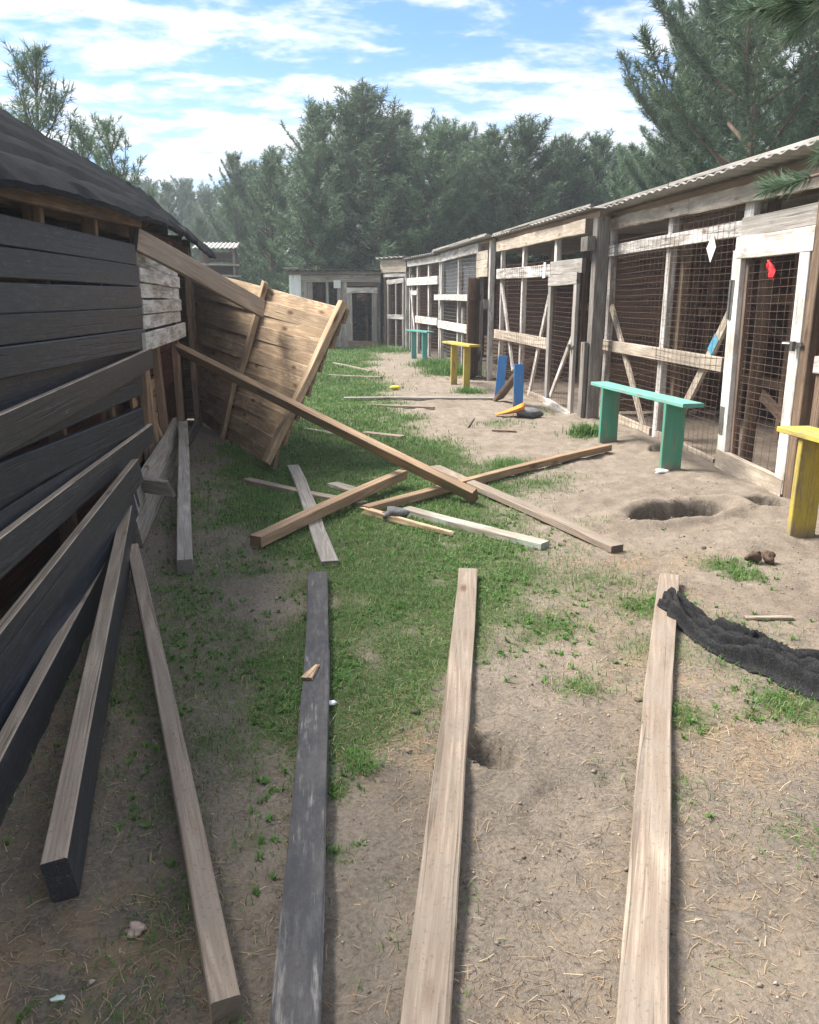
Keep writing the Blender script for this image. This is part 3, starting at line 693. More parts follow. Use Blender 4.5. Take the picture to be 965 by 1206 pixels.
def second_pen():
    p, W = pen_root('animal_pen', (3.26, 13.95), (3.36, 9.42), 'pen with grey corner post, crossed white braces and narrow wire door')
    D = 2.8; ww, gd = M['white_wash'], M['grey_dark']
    vpost('corner_post', p, W - .03, -.1, 2.36, .14, .15, .02, gd); vpost('post_block', p, W - .05, 1.99, 2.15, .22, .1, -.12, gd); vpost('post_block', p, W - .06, -.1, .95, .13, .05, -.09, gd)
    vpost('post', p, .12, -.05, 2.28, .07, .07, 0, ww); vpost('post', p, 1.45, -.05, 2.25, .085, .07, 0, ww); vpost('post', p, 1.65, -.05, 2.2, .12, .08, .4, M['brown'])
    vpost('post', p, 3.02, 1.7, 2.25, .10, .07, 0, ww)
    hrail('rail', p, .0, 3.0, 1.84, .16, .045, -.06, ww, dz=-.02); hrail('door_header', p, 2.98, 4.22, 1.84, .17, .05, -.065, M['board_grey'])
    hrail('rail', p, -.06, 2.98, .84, .15, .045, -.06, M['cream']); hrail('top_beam', p, -.05, 4.25, 2.285, .16, .05, -.06, M['cream'], wave=.012, seg=12)
    hrail('fascia', p, -.1, W + .05, 2.395, .07, .04, -.02, M['board_warm'])
    plank('brace', (.10, -.01, 1.70), (1.0, -.01, .30), .09, .035, FN, ww, p)
    plank('brace', (2.95, -.01, 1.78), (1.95, -.01, -.02), .085, .035, FN, ww, p)
    hrail('bottom_board', p, 1.9, 3.0, .03, .10, .03, -.01, M['cream'])
    wire_panel('wire_mesh', p, .1, 1.45, .0, 1.95, -.09, .062, .0014, M['wire']); wire_panel('wire_mesh', p, 1.47, 3.0, .0, 1.95, -.09, .062, .0014, M['wire'])
    d = empty('door', (3.02, -.075, 0), 0, p)
    plank('stile', (.02, 0, .0), (.0, 0, 1.74), .11, .045, FN, M['board_grey'], d); plank('stile', (1.02, 0, -.02), (1.02, 0, 1.74), .11, .045, FN, M['board_grey'], d)
    plank('top_rail', (-.05, -.006, 1.68), (1.08, -.006, 1.70), .14, .045, FN, M['board_grey'], d); plank('bottom_rail', (-.04, -.006, .04), (1.08, -.006, -.02), .14, .045, FN, M['white_wash'], d)
    plank('brace', (.1, .03, .14), (.95, .03, 1.05), .07, .03, FN, M['white_wash'], d)
    wire_panel('wire_mesh', d, .05, .98, .08, 1.66, .032, .062, .0014, M['wire'])
    mb = MB(); mb.box(.9, 1.12, -.045, -.03, .86, .885); mb.box(1.0, 1.03, -.07, -.045, .83, .9); mb.build('latch', M['steel'], d)
    tagm = mesh('paper_tag', [(2.66, -.09, 1.72), (2.78, -.09, 1.73), (2.79, -.09, 1.93), (2.67, -.088, 1.93), (2.66, -.086, 1.72), (2.78, -.086, 1.73), (2.79, -.086, 1.93), (2.67, -.084, 1.93)],
                [(0, 1, 2, 3), (7, 6, 5, 4), (0, 4, 5, 1), (1, 5, 6, 2), (2, 6, 7, 3), (3, 7, 4, 0)], M['paper'], p)
    for x, y in ((.3, 1.4), (1.7, 1.4), (3.1, 1.3), (4.2, 1.4)): vpost('inner_post', p, x, -.03, 2.2, .08, .08, y, M['brown'])
    hrail('inner_rail', p, 0, W, 1.3, .12, .03, 1.45, M['brown']); hrail('inner_rail', p, 0, W, .6, .12, .03, 1.45, M['brown'])
    for i in range(4): plank('perch_board', (2.1, 1.2 + .1 * i, .25 + .1 * i), (3.1, 1.25 + .1 * i, .27 + .1 * i), .09, .025, (0, .3, 1), M['board_grey'], p, seg=1)
    back_wall(p, W, D, 2.2, M['brown']); side_wall(p, -.02, D, 2.2, M['dark_brown'])
    roof_sheets(p, -.12, W + .02, -.15, D + .1, 2.455, 2.43, M['roof_white'], period=.17, amp=.008); hrail('roof_trim', p, -.1, W + .02, 2.485, .028, .05, -.12, M['board_grey'], dz=.004)
second_pen()

def third_pen():
    p, W = pen_root('animal_pen', (3.05, 19.0), (3.2, 14.05), 'pen with grey glazed upper half and brown plank door standing open')
    D = 2.8; ww = M['white_wash']
    vpost('post', p, .06, -.05, 2.3, .09, .07, 0, ww); vpost('post', p, 1.95, -.05, 2.3, .10, .07, 0, ww); vpost('post', p, 2.35, -.05, 1.25, .07, .06, 0, ww); vpost('post', p, 3.85, -.05, 2.35, .12, .08, 0, M['board_grey']); vpost('post', p, 4.72, -.05, 2.40, .11, .09, -.02, ww)
    hrail('top_beam', p, -.05, 3.9, 2.30, .17, .05, -.06, ww, dz=.03); hrail('ledge', p, -.08, 3.75, 1.44, .12, .14, -.10, M['white_clean']); hrail('rail', p, -.04, 3.8, .84, .17, .05, -.06, ww)
    vpost('bracket', p, 3.55, 1.2, 1.40, .09, .04, -.1, M['white_clean'])
    # gable boards above the door
    for i, (z, w_) in enumerate(((2.18, .15), (2.03, .14), (1.88, .15))): hrail('header_board', p, 3.80, 4.66, z, w_, .03, -.07 - .004 * (i % 2), M['cream'])
    hrail('fascia', p, -.1, W, 2.405, .05, .04, -.02, M['board_warm'])
    # polythene glazing behind wires
    for x0, x1 in ((.12, 1.9), (2.0, 3.78)):
        V = []; F_ = []
        for i in range(9):
            for j in range(5):
                V.append((x0 + (x1 - x0) * i / 8, .055 + .02 * math.sin(i * 2.1 + j), 1.5 + .72 * j / 4))
        for i in range(8):
            for j in range(4): a = i * 5 + j; F_.append((a, a + 5, a + 6, a + 1))
        mesh('film_pane', V, F_, M['film'], p, smooth=True)
    wire_panel('wire_mesh', p, .08, 1.93, .0, 2.25, -.03, .075, .0024, M['wire_grey']); wire_panel('wire_mesh', p, 1.97, 3.82, .0, 2.25, -.03, .075, .0024, M['wire_grey'])
    # open plank door, hinged on the near post and swung out
    d = empty('door', (4.05, -.1, 0), R(-28), p)
    for i in range(5): plank('door_board', (i * .155, 0, .02 + rnd.random() * .02), (i * .155, 0, 1.78 + rnd.random() * .03), .148, .03, FN, M['dark_brown'] if i % 2 else M['brown'], d)
    plank('door_batten', (-.07, .03, .35), (.69, .03, .35), .1, .03, FN, M['brown'], d); plank('door_batten', (-.07, .03, 1.45), (.69, .03, 1.45), .1, .03, FN, M['brown'], d)
    plank('sill_board', (-.07, -.03, .07), (.69, -.03, .05), .13, .03, FN, M['cream'], d)
    mb = MB(); mb.box(.2, .55, -.05, -.02, .86, .92); mb.build('latch', M['white_wash'], d)
    vpost('post_block', p, 4.66, 1.25, 1.42, .16, .1, -.1, M['grey_dark'])
    for x, y in ((.4, 1.4), (2.0, 1.4), (3.6, 1.3)): vpost('inner_post', p, x, -.03, 2.2, .08, .08, y, M['brown'])
    for i in range(5): plank('perch_board', (.6, .9, .2 + .09 * i), (3.4, .95, .22 + .09 * i), .07, .025, FN, M['brown'], p, seg=1)
    back_wall(p, W, D, 2.2, M['brown']); side_wall(p, .0, D, 2.2, M['dark_brown'])
    roof_sheets(p, -.1, 3.75, -.22, D + .1, 2.455, 2.42, M['roof_white'], period=.17, amp=.008); roof_sheets(p, 3.77, W - .02, -.20, D + .1, 2.462, 2.43, M['roof_white'], period=.17, amp=.008)
    hrail('roof_trim', p, -.1, 3.7, 2.485, .028, .04, -.19, M['board_grey'], dz=.01); hrail('roof_trim', p, 3.75, W - .02, 2.495, .028, .04, -.17, M['board_grey'])
n_ = NT('cloudy polythene'); n_.b.inputs['Alpha'].default_value = .38; M['film'] = n_.done((0.28, 0.31, 0.34), .35, .5)
third_pen()

def fourth_pen():
    p, W = pen_root('animal_pen', (2.72, 22.4), (3.05, 19.06), 'pen with three small top openings behind the teal bench')
    D = 2.6; ww = M['white_wash']
    vpost('post', p, .05, -.05, 2.3, .09, .07, 0, ww); vpost('post', p, .35, -.05, 2.0, .07, .07, 0, ww); vpost('post', p, 1.0, -.05, 2.3, .10, .07, 0, ww); vpost('post', p, 2.2, -.05, 2.3, .12, .07, 0, ww); vpost('post', p, W - .08, -.05, 2.3, .09, .07, 0, ww)
    hrail('top_beam', p, -.05, W, 2.30, .15, .05, -.06, M['white_clean']); hrail('rail', p, -.05, W - .1, 1.83, .19, .05, -.06, M['white_clean']); hrail('rail', p, .98, W - .1, .88, .17, .05, -.06, ww)
    hrail('rail', p, .3, 1.0, 1.55, .12, .04, -.03, ww); plank('brace', (.2, -.02, 1.6), (.85, -.02, .1), .08, .035, FN, ww, p)
    wire_panel('wire_mesh', p, .06, W - .1, 0, 2.2, -.03, .075, .0024, M['wire'])
    for x, y in ((.4, 1.4), (1.8, 1.4), (3.0, 1.3)): vpost('inner_post', p, x, -.03, 2.2, .08, .08, y, M['brown'])
    back_wall(p, W, D, 2.2, M['brown']); side_wall(p, 0, D, 2.2, M['dark_brown'])
    roof_sheets(p, -.1, W + .03, -.2, D + .1, 2.42, 2.2, M['roof_dark']); hrail('fascia', p, -.05, W - .12, 2.395, .05, .04, -.12, M['dark_brown'])
M['roof_dark'] = plain('weathered roofing', (0.19, 0.185, 0.18), .85, .25, .4, 14)
fourth_pen()

def fifth_pen():
    p, W = pen_root('animal_pen', (2.12, 23.35), (2.66, 22.5), 'small end pen with its own pale board gable and wire door')
    D = 2.2
    vpost('post', p, .03, -.05, 2.1, .10, .08, 0, M['dark_brown']); vpost('post', p, .2, -.05, 2.0, .07, .07, 0, M['brown']); vpost('post', p, W - .05, -.05, 2.1, .09, .08, 0, M['white_wash'])
    hrail('gable_board', p, -.08, W + .05, 2.34, .17, .035, -.08, M['cream']); hrail('gable_board', p, -.08, W + .05, 2.17, .16, .035, -.075, M['cream']); hrail('rail', p, 0, W, 2.02, .10, .05, -.04, M['white_wash'])
    d = empty('door', (.22, -.06, 0), 0, p)
    plank('stile', (.0, 0, .0), (.0, 0, 1.85), .07, .04, FN, M['board_grey'], d); plank('stile', (.68, 0, 0), (.68, 0, 1.85), .07, .04, FN, M['board_grey'], d); plank('stile', (.36, 0, .05), (.36, 0, 1.8), .05, .035, FN, M['board_grey'], d)
    plank('top_rail', (-.03, -.01, 1.83), (.72, -.01, 1.88), .12, .04, FN, M['white_wash'], d); plank('mid_rail', (-.03, -.01, .9), (.72, -.01, .9), .12, .04, FN, M['white_wash'], d); plank('bottom_rail', (-.03, -.01, .05), (.72, -.01, .05), .10, .04, FN, M['cream'], d)
    wire_panel('wire_mesh', d, .02, .66, .08, 1.8, .03, .075, .0024, M['wire'])
    back_wall(p, W, D, 2.1, M['dark_brown']); side_wall(p, .0, D, 2.1, M['dark_brown'])
    roof_sheets(p, -.15, W + .08, -.2, D + .1, 2.48, 2.2, M['roof_white'], width=.6)
fifth_pen()

def end_shed():
    p, W = pen_root('grey_shed', (-.54, 23.9), (2.0, 23.6), 'grey board shed closing the yard, white sheet on its corner and open doorway', 'shed', None)
    D = 2.6; g, gd = M['board_grey'], M['grey_dark']
    V = []; F_ = []
    for i in range(7):
        for j in range(9): V.append((-.02 + .33 * i / 6, -.06 + .02 * math.sin(i * 1.9 + j * .5), .85 + 1.25 * j / 8))
    for i in range(6):
        for j in range(8): a = i * 9 + j; F_.append((a, a + 9, a + 10, a + 1))
    mesh('plastic_sheet', V, F_, M['sheet'], p, smooth=True)
    for i, x in enumerate((.08, .24, .40, .56)): vpost('wall_board', p, x, -.03, 1.85, .15, .03, 0, g)
    for i, z in enumerate((.1, .26, .42, .58, .74)): hrail('wall_board', p, .64, 1.36, z, .15, .03, 0, gd)
    vpost('post', p, 1.05, .8, 1.85, .07, .06, 0, g)
    for i, x in enumerate((1.40, 1.55)): vpost('wall_board', p, x, -.03, 1.85, .14, .03, 0, g)
    vpost('wall_board', p, 2.50, -.03, 1.9, .12, .03, 0, gd)
    hrail('top_beam', p, -.02, W + .02, 1.94, .2, .05, -.02, g); hrail('fascia', p, -.1, W + .05, 2.09, .09, .04, -.1, gd)
    hrail('lintel', p, 1.62, 2.5, 1.78, .10, .03, -.03, M['dark_brown'])
    d = empty('door_frame', (1.66, -.05, 0), 0, p)
    plank('stile', (.03, 0, .05), (.02, 0, 1.6), .15, .04, FN, g, d); plank('stile', (.72, 0, .05), (.74, 0, 1.6), .15, .04, FN, g, d); plank('top_rail', (-.05, -.005, 1.62), (.83, -.005, 1.62), .15, .04, FN, M['white_wash'], d); plank('bottom_rail', (-.05, -.005, .12), (.83, -.005, .1), .2, .04, FN, M['brown'], d)
    mesh('notice_card', [(1.24, -.06, 1.68), (1.44, -.06, 1.68), (1.44, -.06, 1.9), (1.24, -.06, 1.9), (1.24, -.05, 1.68), (1.44, -.05, 1.68), (1.44, -.05, 1.9), (1.24, -.05, 1.9)], [(0, 1, 2, 3), (7, 6, 5, 4), (0, 4, 5, 1), (1, 5, 6, 2), (2, 6, 7, 3), (3, 7, 4, 0)], M['paper'], p)
    for x in (.7, 1.5, 2.1): vpost('inner_post', p, x, -.03, 1.9, .08, .08, 1.2, M['brown'])
    wire_panel('wire_mesh', p, .64, 1.35, .8, 1.85, .03, .075, .0024, M['wire'])
    side_wall(p, -.02, D, 2.1, gd); side_wall(p, W, D, 2.1, gd)
    w = empty('back_wall', (0, D, 0), 0, p)
    for i in range(13):
        if 3 <= i <= 9: 
            plank('plank', (0, 0, .13 + i * .155), (.7, 0, .13 + i * .155), .145, .025, FN, M['dark_brown'], w, seg=2); plank('plank', (1.3, 0, .13 + i * .155), (1.75, 0, .13 + i * .155), .145, .025, FN, M['dark_brown'], w, seg=2)
        else: plank('plank', (0, 0, .13 + i * .155), (W, 0, .13 + i * .155), .145, .025, FN, M['dark_brown'], w, seg=2)
    roof_sheets(p, -.12, W + .08, -.3, D + .1, 2.17, 2.05, M['roof_dark'])
    mesh('roof_flap', *MB().box(-.12, .28, -.34, -.1, 2.21, 2.235).__dict__.values(), M['roof_white'], p)
end_shed()

# ------------------------------------------------------------------ benches
def bench(x, y, rz, seat_l, h, leg_gap, leg_w, top, leg, label, leg_t=.045, seat_w=.19, grp='painted plank benches in front of the pens'):
    p = empty('bench', (x, y, hz(x, y)), rz); tag(p, label, 'bench', grp)
    plank('seat', (-seat_l / 2, 0, h), (seat_l / 2, 0, h - .02), seat_w, .035, (0, 0, 1), top, p, warp=.006)
    for s in (-1, 1):
        wx = s * leg_gap / 2
        hh = hz(x + wx * math.cos(rz), y + wx * math.sin(rz)) - hz(x, y)
        plank('leg', (wx, .0, hh - .04), (wx, 0, h - .02), leg_w, leg_t, (1, 0, 0), leg, p)
        plank('leg', (wx - .0, .0, h - .03), (wx, .0, h - .018), .02, .02, (1, 0, 0), leg, p) if False else None
    return p
bench(3.06, 7.22, R(90 + 3), 1.95, .60, 1.34, .19, M['mint'], M['green'], 'mint green plank bench on broad green legs before the braced pen')
bench(3.05, 4.15, R(90), 1.2, .68, .75, .17, M['yellow'], M['yellow_leg'], 'yellow plank bench beside the white-framed pen door', seat_w=.22)
bench(2.42, 13.1, R(97), 1.5, .70, .70, .11, M['yellow'], M['yellow_leg'], 'small yellow bench in front of the glazed pen')
bench(2.55, 19.2, R(100), 1.7, .66, .85, .13, M['teal'], M['teal'], 'teal bench standing in long grass by the far pens') if M.setdefault('teal', wood('teal painted board', (0.3, 0.25, 0.2), (0.4, 0.35, 0.3), paint=(0.09, 0.33, 0.30), cover=.72, rough=.5, vary=.06, dirt=(0.2, 0.25, 0.2), dirt_amt=.2)) else None
p = empty('bench', (2.73, 11.0, hz(2.73, 11.0)), 0); tag(p, 'broken bench of two bright blue uprights with a brown board dropped between', 'bench', 'painted plank benches in front of the pens')
plank('leg', (.0, .62, -.04), (.05, .62, .62), .13, .05, (-.3, -1, 0), M['blue'], p); plank('leg', (-.03, -.62, -.04), (-.02, -.60, .60), .13, .05, (-.2, -1, 0), M['blue'], p)
plank('seat', (-.06, .38, .02), (.10, -.60, .645), .17, .045, (-.4, .5, .75), M['brown'], p)

# ------------------------------------------------------------------ things on the pens
def thin(name, pts, t, mat, label, cat, loc, rz=0):
    n = len(pts); V = [(x, y, z) for x, y, z in pts] + [(x, y + t, z) for x, y, z in pts]
    F_ = [tuple(range(n)), tuple(range(2 * n - 1, n - 1, -1))] + [(i, i + n, (i + 1) % n + n, (i + 1) % n) for i in range(n)]
    o = mesh(name, V, F_, mat, None, Matrix.Translation(Vector(loc)) @ Matrix.Rotation(rz, 4, 'Z')); tag(o, label, cat); return o
thin('diamond_card', [(0, 0, -.125), (.085, -.004, 0), (0, 0, .125), (-.085, -.004, 0)], .004, M['paper'], 'blank white diamond card wired to the pen front', 'card', (3.545, 7.06, 1.90), R(-90))
def rag():
    V = []; F_ = []
    for i in range(6):
        for j in range(10):
            f = j / 9; w = .025 + .025 * math.sin(f * 2.6) ; V.append(((i / 5 - .5) * w * 2 * (.4 + .6 * f) + .05 * (f - .5), -.02 * math.sin(i * 1.7 + j * .6) - .01, -f * .14))
    for i in range(5):
        for j in range(9): a = i * 10 + j; F_.append((a, a + 1, a + 11, a + 10))
    o = mesh('red_rag', V, F_, M['red_cloth'], None, Matrix.Translation((3.555, 6.07, 1.76)) @ Matrix.Rotation(R(-90), 4, 'Z'), smooth=True)
    s = o.modifiers.new('thick', 'SOLIDIFY'); s.thickness = .004
    tag(o, 'small red rag hooked in the wire of the pen door', 'rag')
rag()

# ------------------------------------------------------------------ collapsed shed on the left
def left_shed():
    p = empty('black_shed', (-2.1, 5.6, 0)); tag(p, 'collapsed shed with black stained boards, sagging felt roof and exposed studs', 'shed')
    def W(name, a, b, w, t, n, mat, par=p, **k):
        M_, L = frame(a, b, n); V, Fc = plank_geo(L, w, t, k.get('seg', 4), k.get('warp', .006), .004, k.get('rough_end', 0), k.get('taper', 1.0), k.get('wave', 0))
        return mesh(name, V, Fc, mat, par, M_, world_space=True)
    XN = (1, 0, 0)
    # upper, still nailed siding (tops at 1.855 ...)
    for i in range(5):
        W('siding_board', (-1.30 + .004 * i, .6, 1.774 - .105 * i - .052), (-1.30 + .006 * i, 6.42 + (rnd.random() - .5) * .08, 1.86 - .152 * i - .075), .103, .04, XN, M['black'], warp=.008, seg=8, taper=1.44)
    # loose siding below
    W('siding_board', (-1.20, .7, .93), (-1.225, 6.42, 1.035), .15, .03, XN, M['black_edge'], warp=.01, seg=8)
    W('siding_board', (-1.275, .7, 1.00), (-1.27, 6.15, .86), .15, .04, XN, M['black'], warp=.01, seg=8)
    W('siding_board', (-1.255, .7, .93), (-1.27, 6.08, .62), .15, .045, XN, M['black'], warp=.01, seg=8)
    W('siding_board', (-1.285, .7, .66), (-1.30, 6.1, .50), .15, .04, XN, M['black'], warp=.01, seg=8)
    W('siding_board', (-1.20, .7, .545), (-1.24, 6.25, .475), .15, .036, XN, M['black_edge'], warp=.01, seg=8)
    W('siding_board', (-1.325, .7, 1.14), (-1.315, 6.2, 1.06), .17, .03, XN, M['black'], warp=.005, seg=8)
    W('siding_board', (-1.30, .7, .775), (-1.315, 6.2, .56), .16, .03, XN, M['black'], warp=.005, seg=8)
    # studs
    for y in (1.0, 2.2, 3.3, 4.5, 5.6): W('stud', (-1.385, y, -.02), (-1.385, y + .02, 2.0), .09, .06, (0, 1, 0), M['board_warm'])
    for y, lean in ((6.7, .03), (7.55, -.05), (8.45, .0), (9.6, .0)): W('stud', (-1.36, y, -.02), (-1.36 + lean, y + lean, 2.0), .12, .06, XN, M['brown'])
    W('stud', (-1.30, 6.85, -.02), (-1.34, 6.75, 1.05), .07, .04, XN, M['board_warm']); W('stud', (-1.24, 7.1, 0.0), (-1.38, 6.9, .62), .06, .03, XN, M['board_warm'])
    # inner lining seen through the gap
    z = .02
    lin = empty('inner_lining', (0, 0, 0), 0, p)
    while z < 1.0:
        plank('lining_board', (.55, -4.5, z + .09), (.55, 4.4, z + .09), .17, .025, XN, M['maroon'], lin, seg=2); z += .18
    z = .02; bw = empty('back_wall', (0, 0, 0), 0, p)
    while z < 2.0:
        plank('plank', (-1.0, -5.0, z + .075), (-1.0, 4.5, z + .075), .15, .025, XN, M['brown'], bw, seg=2); z += .15
    z = .02; ew = empty('end_wall', (0, 4.52, 0), 0, p)
    while z < 2.0:
        plank('plank', (-1.0, .006 * (int(z / .15 + .5) % 2), z + .075), (.72, .006 * (int(z / .15 + .5) % 2), z + .075), .156, .025, FN, M['brown'], ew, seg=2); z += .15
    for yy, par in ((4.52, ew),):
        z = 2.1
        while z < 2.68:
            r_ = max(.03, (2.75 - z - .07) / .85 * .94 - .03); l_ = max(.03, (2.75 - z - .07) / .64 - .03)
            plank('plank', (.02 - min(l_, 1.0), .0, z), (.02 + r_, .0, z), .14, .025, FN, M['brown'], par, seg=2); z += .14
    z = .02; nw = empty('near_wall', (0, -5.05, 0), 0, p)
    while z < 2.0:
        plank('plank', (-1.0, 0, z + .075), (.76, 0, z + .075), .143, .025, FN, M['black'], nw, seg=2); z += .15
    # short inner boards between the studs below the whitewashed boards
    for i in range(4): W('lining_board', (-1.42, 6.5, .25 + .15 * i), (-1.42, 7.5, .25 + .15 * i), .14, .02, XN, M['board_warm'], seg=2)
    # whitewashed boards
    for i in range(5):
        z = 1.765 - .118 * i
        W('white_board', (-1.29 + .016 * (i % 2), 6.46, z), (-1.295 + .016 * (i % 2), 8.38, z - .045 + .012 * i), .106, .03, XN, M['white_wash'], wave=.006, seg=8)
    W('white_board', (-1.235, 6.25, 1.155), (-1.26, 8.42, 1.165), .135, .03, XN, M['white_wash'])
    # broken top plate and fascia
    W('fascia', (-1.27, .6, 1.855), (-1.27, 6.60, 2.035), .09, .05, XN, M['brown'], seg=6, warp=.012)
    W('top_plate', (-1.27, 6.45, 1.90), (-.46, 8.05, 1.37), .165, .045, (1, -.5, 0), M['board_tan'])
    def scar(pts, x):       # crescents of bare wood where the edge has split away
        n = len(pts); V = [(x, y, z) for y, z in pts] + [(x - .006, y, z) for y, z in pts]
        mesh('bare_scar', V, [tuple(range(n)), tuple(range(2 * n - 1, n - 1, -1))] + [(i, i + n, (i + 1) % n + n, (i + 1) % n) for i in range(n)], M['cream_grey'], p, Matrix.Identity(4), world_space=True)
    def cres(y0, z0, y1, z1, dep): 
        up = [(y0 + (y1 - y0) * k / 10, z0 + (z1 - z0) * k / 10 + rnd.uniform(-.003, .003)) for k in range(11)]
        dn = [(y0 + (y1 - y0) * k / 10, z0 + (z1 - z0) * k / 10 - dep * math.sin(math.pi * k / 10) ** .8 - rnd.uniform(0, .012)) for k in range(9, 0, -1)]
        return (up + dn)[::-1]
    scar(cres(3.1, 1.262, 3.95, 1.275, .085), -1.253); scar(cres(3.5, .985, 4.25, .968, .06), -1.2505); scar(cres(4.35, .962, 5.1, .945, .05), -1.2495)
    W('top_plate', (-1.5, .6, 1.93), (-1.5, 10.1, 2.05), .1, .06, XN, M['dark_brown'])
    W('clinging_stud', (-1.36, 3.75, 1.86), (-1.36, 3.75, 2.02), .09, .05, XN, M['brown'])
    # felt roof: two slopes with a sagging far end
    nu, nv = 110, 26
    us = np.linspace(.3, 10.8, nu); V = []; F_ = []
    for s in (0, 1):
        for j in range(nv):
            f = j / (nv - 1)
            for i in range(nu):
                y = us[i]
                sag = -(.06 + .15 * max(0, 1 - f / .5)) * float(sstep(8.0, 10.4, y)) - .05 * math.sin(y * .9) * .4
                if f < .55: q = f / .55; x = -1.14 - q * .94; z0 = 1.93 + .032 * (y - 3.35); z = z0 + q * (2.73 + .022 * (y - 6.3) - z0)
                else: q = (f - .55) / .45; x = -2.08 - q * 1.25; z = 2.73 + .022 * (y - 6.3) - q * .80
                jx = .0
                if j in (0,): jx = .05 * (vnoise(np.array([y * 5]), np.array([3.0]), 5)[0] - .5); 
                nzv = .035 * (fbm(np.array([y * 2.5]), np.array([f * 6]), 9, 3)[0] - .5) + .022 * abs(math.sin(f * 26)) + .03 * (vnoise(np.array([y * 6.]), np.array([f * 20.]), 14)[0] - .5) * (1.8 if .42 < f < .66 else .4)
                ye = y + (.10 * (vnoise(np.array([f * 30]), np.array([1.0]), 4)[0] - .5) if i == nu - 1 else 0)
                V.append((x + jx, ye, z + sag + nzv - s * .03))
    S = nu * nv
    for j in range(nv - 1):
        for i in range(nu - 1):
            a = j * nu + i; F_.append((a, a + 1, a + nu + 1, a + nu)); b = a + S; F_.append((b, b + nu, b + nu + 1, b + 1))
    for i in range(nu - 1):
        F_.append((i, i + S, i + S + 1, i + 1)); a = (nv - 1) * nu + i; F_.append((a, a + 1, a + 1 + S, a + S))
    for j in range(nv - 1):
        a = j * nu; F_.append((a, a + nu, a + nu + S, a + S)); a = j * nu + nu - 1; F_.append((a, a + S, a + nu + S, a + nu))
    rf = mesh('roof', V, F_, M['felt'], p, Matrix.Identity(4), world_space=True)
    for y in (1.5, 3.5, 5.5, 7.5, 9.6): W('rafter', (-1.36, y, 1.97 + .03 * (y - 3.35)), (-2.05, y, 2.56), .09, .05, (0, 1, 0), M['brown']); 
left_shed()

def fallen_panel():
    A = Vector((-1.37, 10.06, .02)); d = Vector((0.312, -0.950, 0)); e = Vector((.47, .15, .87)).normalized(); N_ = d.cross(e).normalized()
    if N_.x > 0: N_ = -N_
    p = empty('wall_panel', (-.88, 8.57, 0)); tag(p, 'fallen orange plank wall panel leaning over, battens showing', 'wall panel')
    def pt(u, f, h=0):      # the far end is still upright at the shed corner, the near end has fallen outwards
        lo = Vector((-1.38, 10.03, .02 + 1.76 * f)); hi = A + d * 3.2 + e * (1.54 * f + .0)
        k = u / 3.2
        up = (Vector((0, 0, 1)) * (1 - k) + e * k).normalized(); n = d.cross(up).normalized()
        if n.x > 0: n = -n
        return lo + (hi - lo) * k + n * h
    def W(name, a, b, w, t, mat, par=p, **k):
        M_, L = frame(a, b, k.get('nn', N_)); V, Fc = plank_geo(L, w, t, k.get('seg', 5), .008, .004, k.get('rough_end', .02), k.get('taper', 1.0), k.get('wave', .008))
        return mesh(name, V, Fc, mat, par, M_, world_space=True)
    n = 13; nm = (N_ + Vector((-.95, -.31, 0))).normalized()
    for i in range(n):
        f = (i + .5) / n
        W('plank', pt(-.05, f, .02 * (i % 2)), pt(3.19 + rnd.uniform(-.015, .02), f, .02 * (i % 2)), 1.82 / n * 1.09, .028, M['panel'], taper=.88, nn=nm)
    W('batten', pt(1.66, .40, .062), pt(1.82, 1.04, .066), .13, .05, M['panel'], wave=.003)
    W('batten', pt(1.47, -.01, .066), pt(1.62, .47, .072), .12, .045, M['panel'], wave=.003)
    W('batten', pt(3.14, .01, .060), pt(3.14, 1.03, .060), .12, .06, M['panel'], wave=.003)
    W('batten', pt(.10, .01, .060), pt(.10, 1.0, .060), .12, .06, M['brown'], wave=.003, nn=(-.95, -.31, 0))
fallen_panel()

# ------------------------------------------------------------------ loose timber
def loose(name, a, b, w, t, mat, label, n=(0, 0, 1), cat='board', group='loose boards lying in the yard', on=True, **k):
    a = Vector(a); b = Vector(b)
    if on:      # lay both ends on the ground, then lift until it clears the bumps
        q = np.linspace(.02, .98, 9); gx = a.x + (b.x - a.x) * q; gy = a.y + (b.y - a.y) * q; g = hgt(gx, gy)
        za, zb = hz(a.x, a.y) + a.z, hz(b.x, b.y) + b.z
        lift = max(0.0, float(np.percentile(g - (za + (zb - za) * q - min(a.z, b.z)), 70)))
        a.z, b.z = za + lift * .8 + t / 2, zb + lift * .8 + t / 2
    o = plank(name, a, b, w, t, n, mat, None, warp=k.pop('warp', .014 * min(1.0, (b - a).length / 2.5)), seg=k.pop('seg', 12), wave=k.pop('wave', .005), **k)
    tag(o, label, cat, group); return o
loose('plank_board', (-.005, 4.14, .002), (-.088, .95, .002), .104, .042, M['slate'], 'long charcoal stained board lying flat beside the grass strip')
loose('plank_board', (.815, 4.08, .002), (.115, .95, .002), .102, .042, M['board_tan'], 'long pale tan board lying flat between charcoal board and cloth-covered board')
loose('plank_board', (1.885, 3.88, .002), (.50, .95, .002), .104, .042, M['board_tan'], 'long pale tan board with black net draped on its end')
def beam(name, a, b, w, h, mat, label, **k):
    """beam on edge or square: w horizontal, h vertical"""
    M_, L = frame(a, b, (0, 0, 1)); V, Fc = plank_geo(L, w, h, 10, .006, .004, k.get('rough_end', 0), 1.0, k.get('wave', 0))
    o = mesh(name, V, Fc, mat, None, M_); return tag(o, label, 'beam', 'loose beams fallen from the black shed')
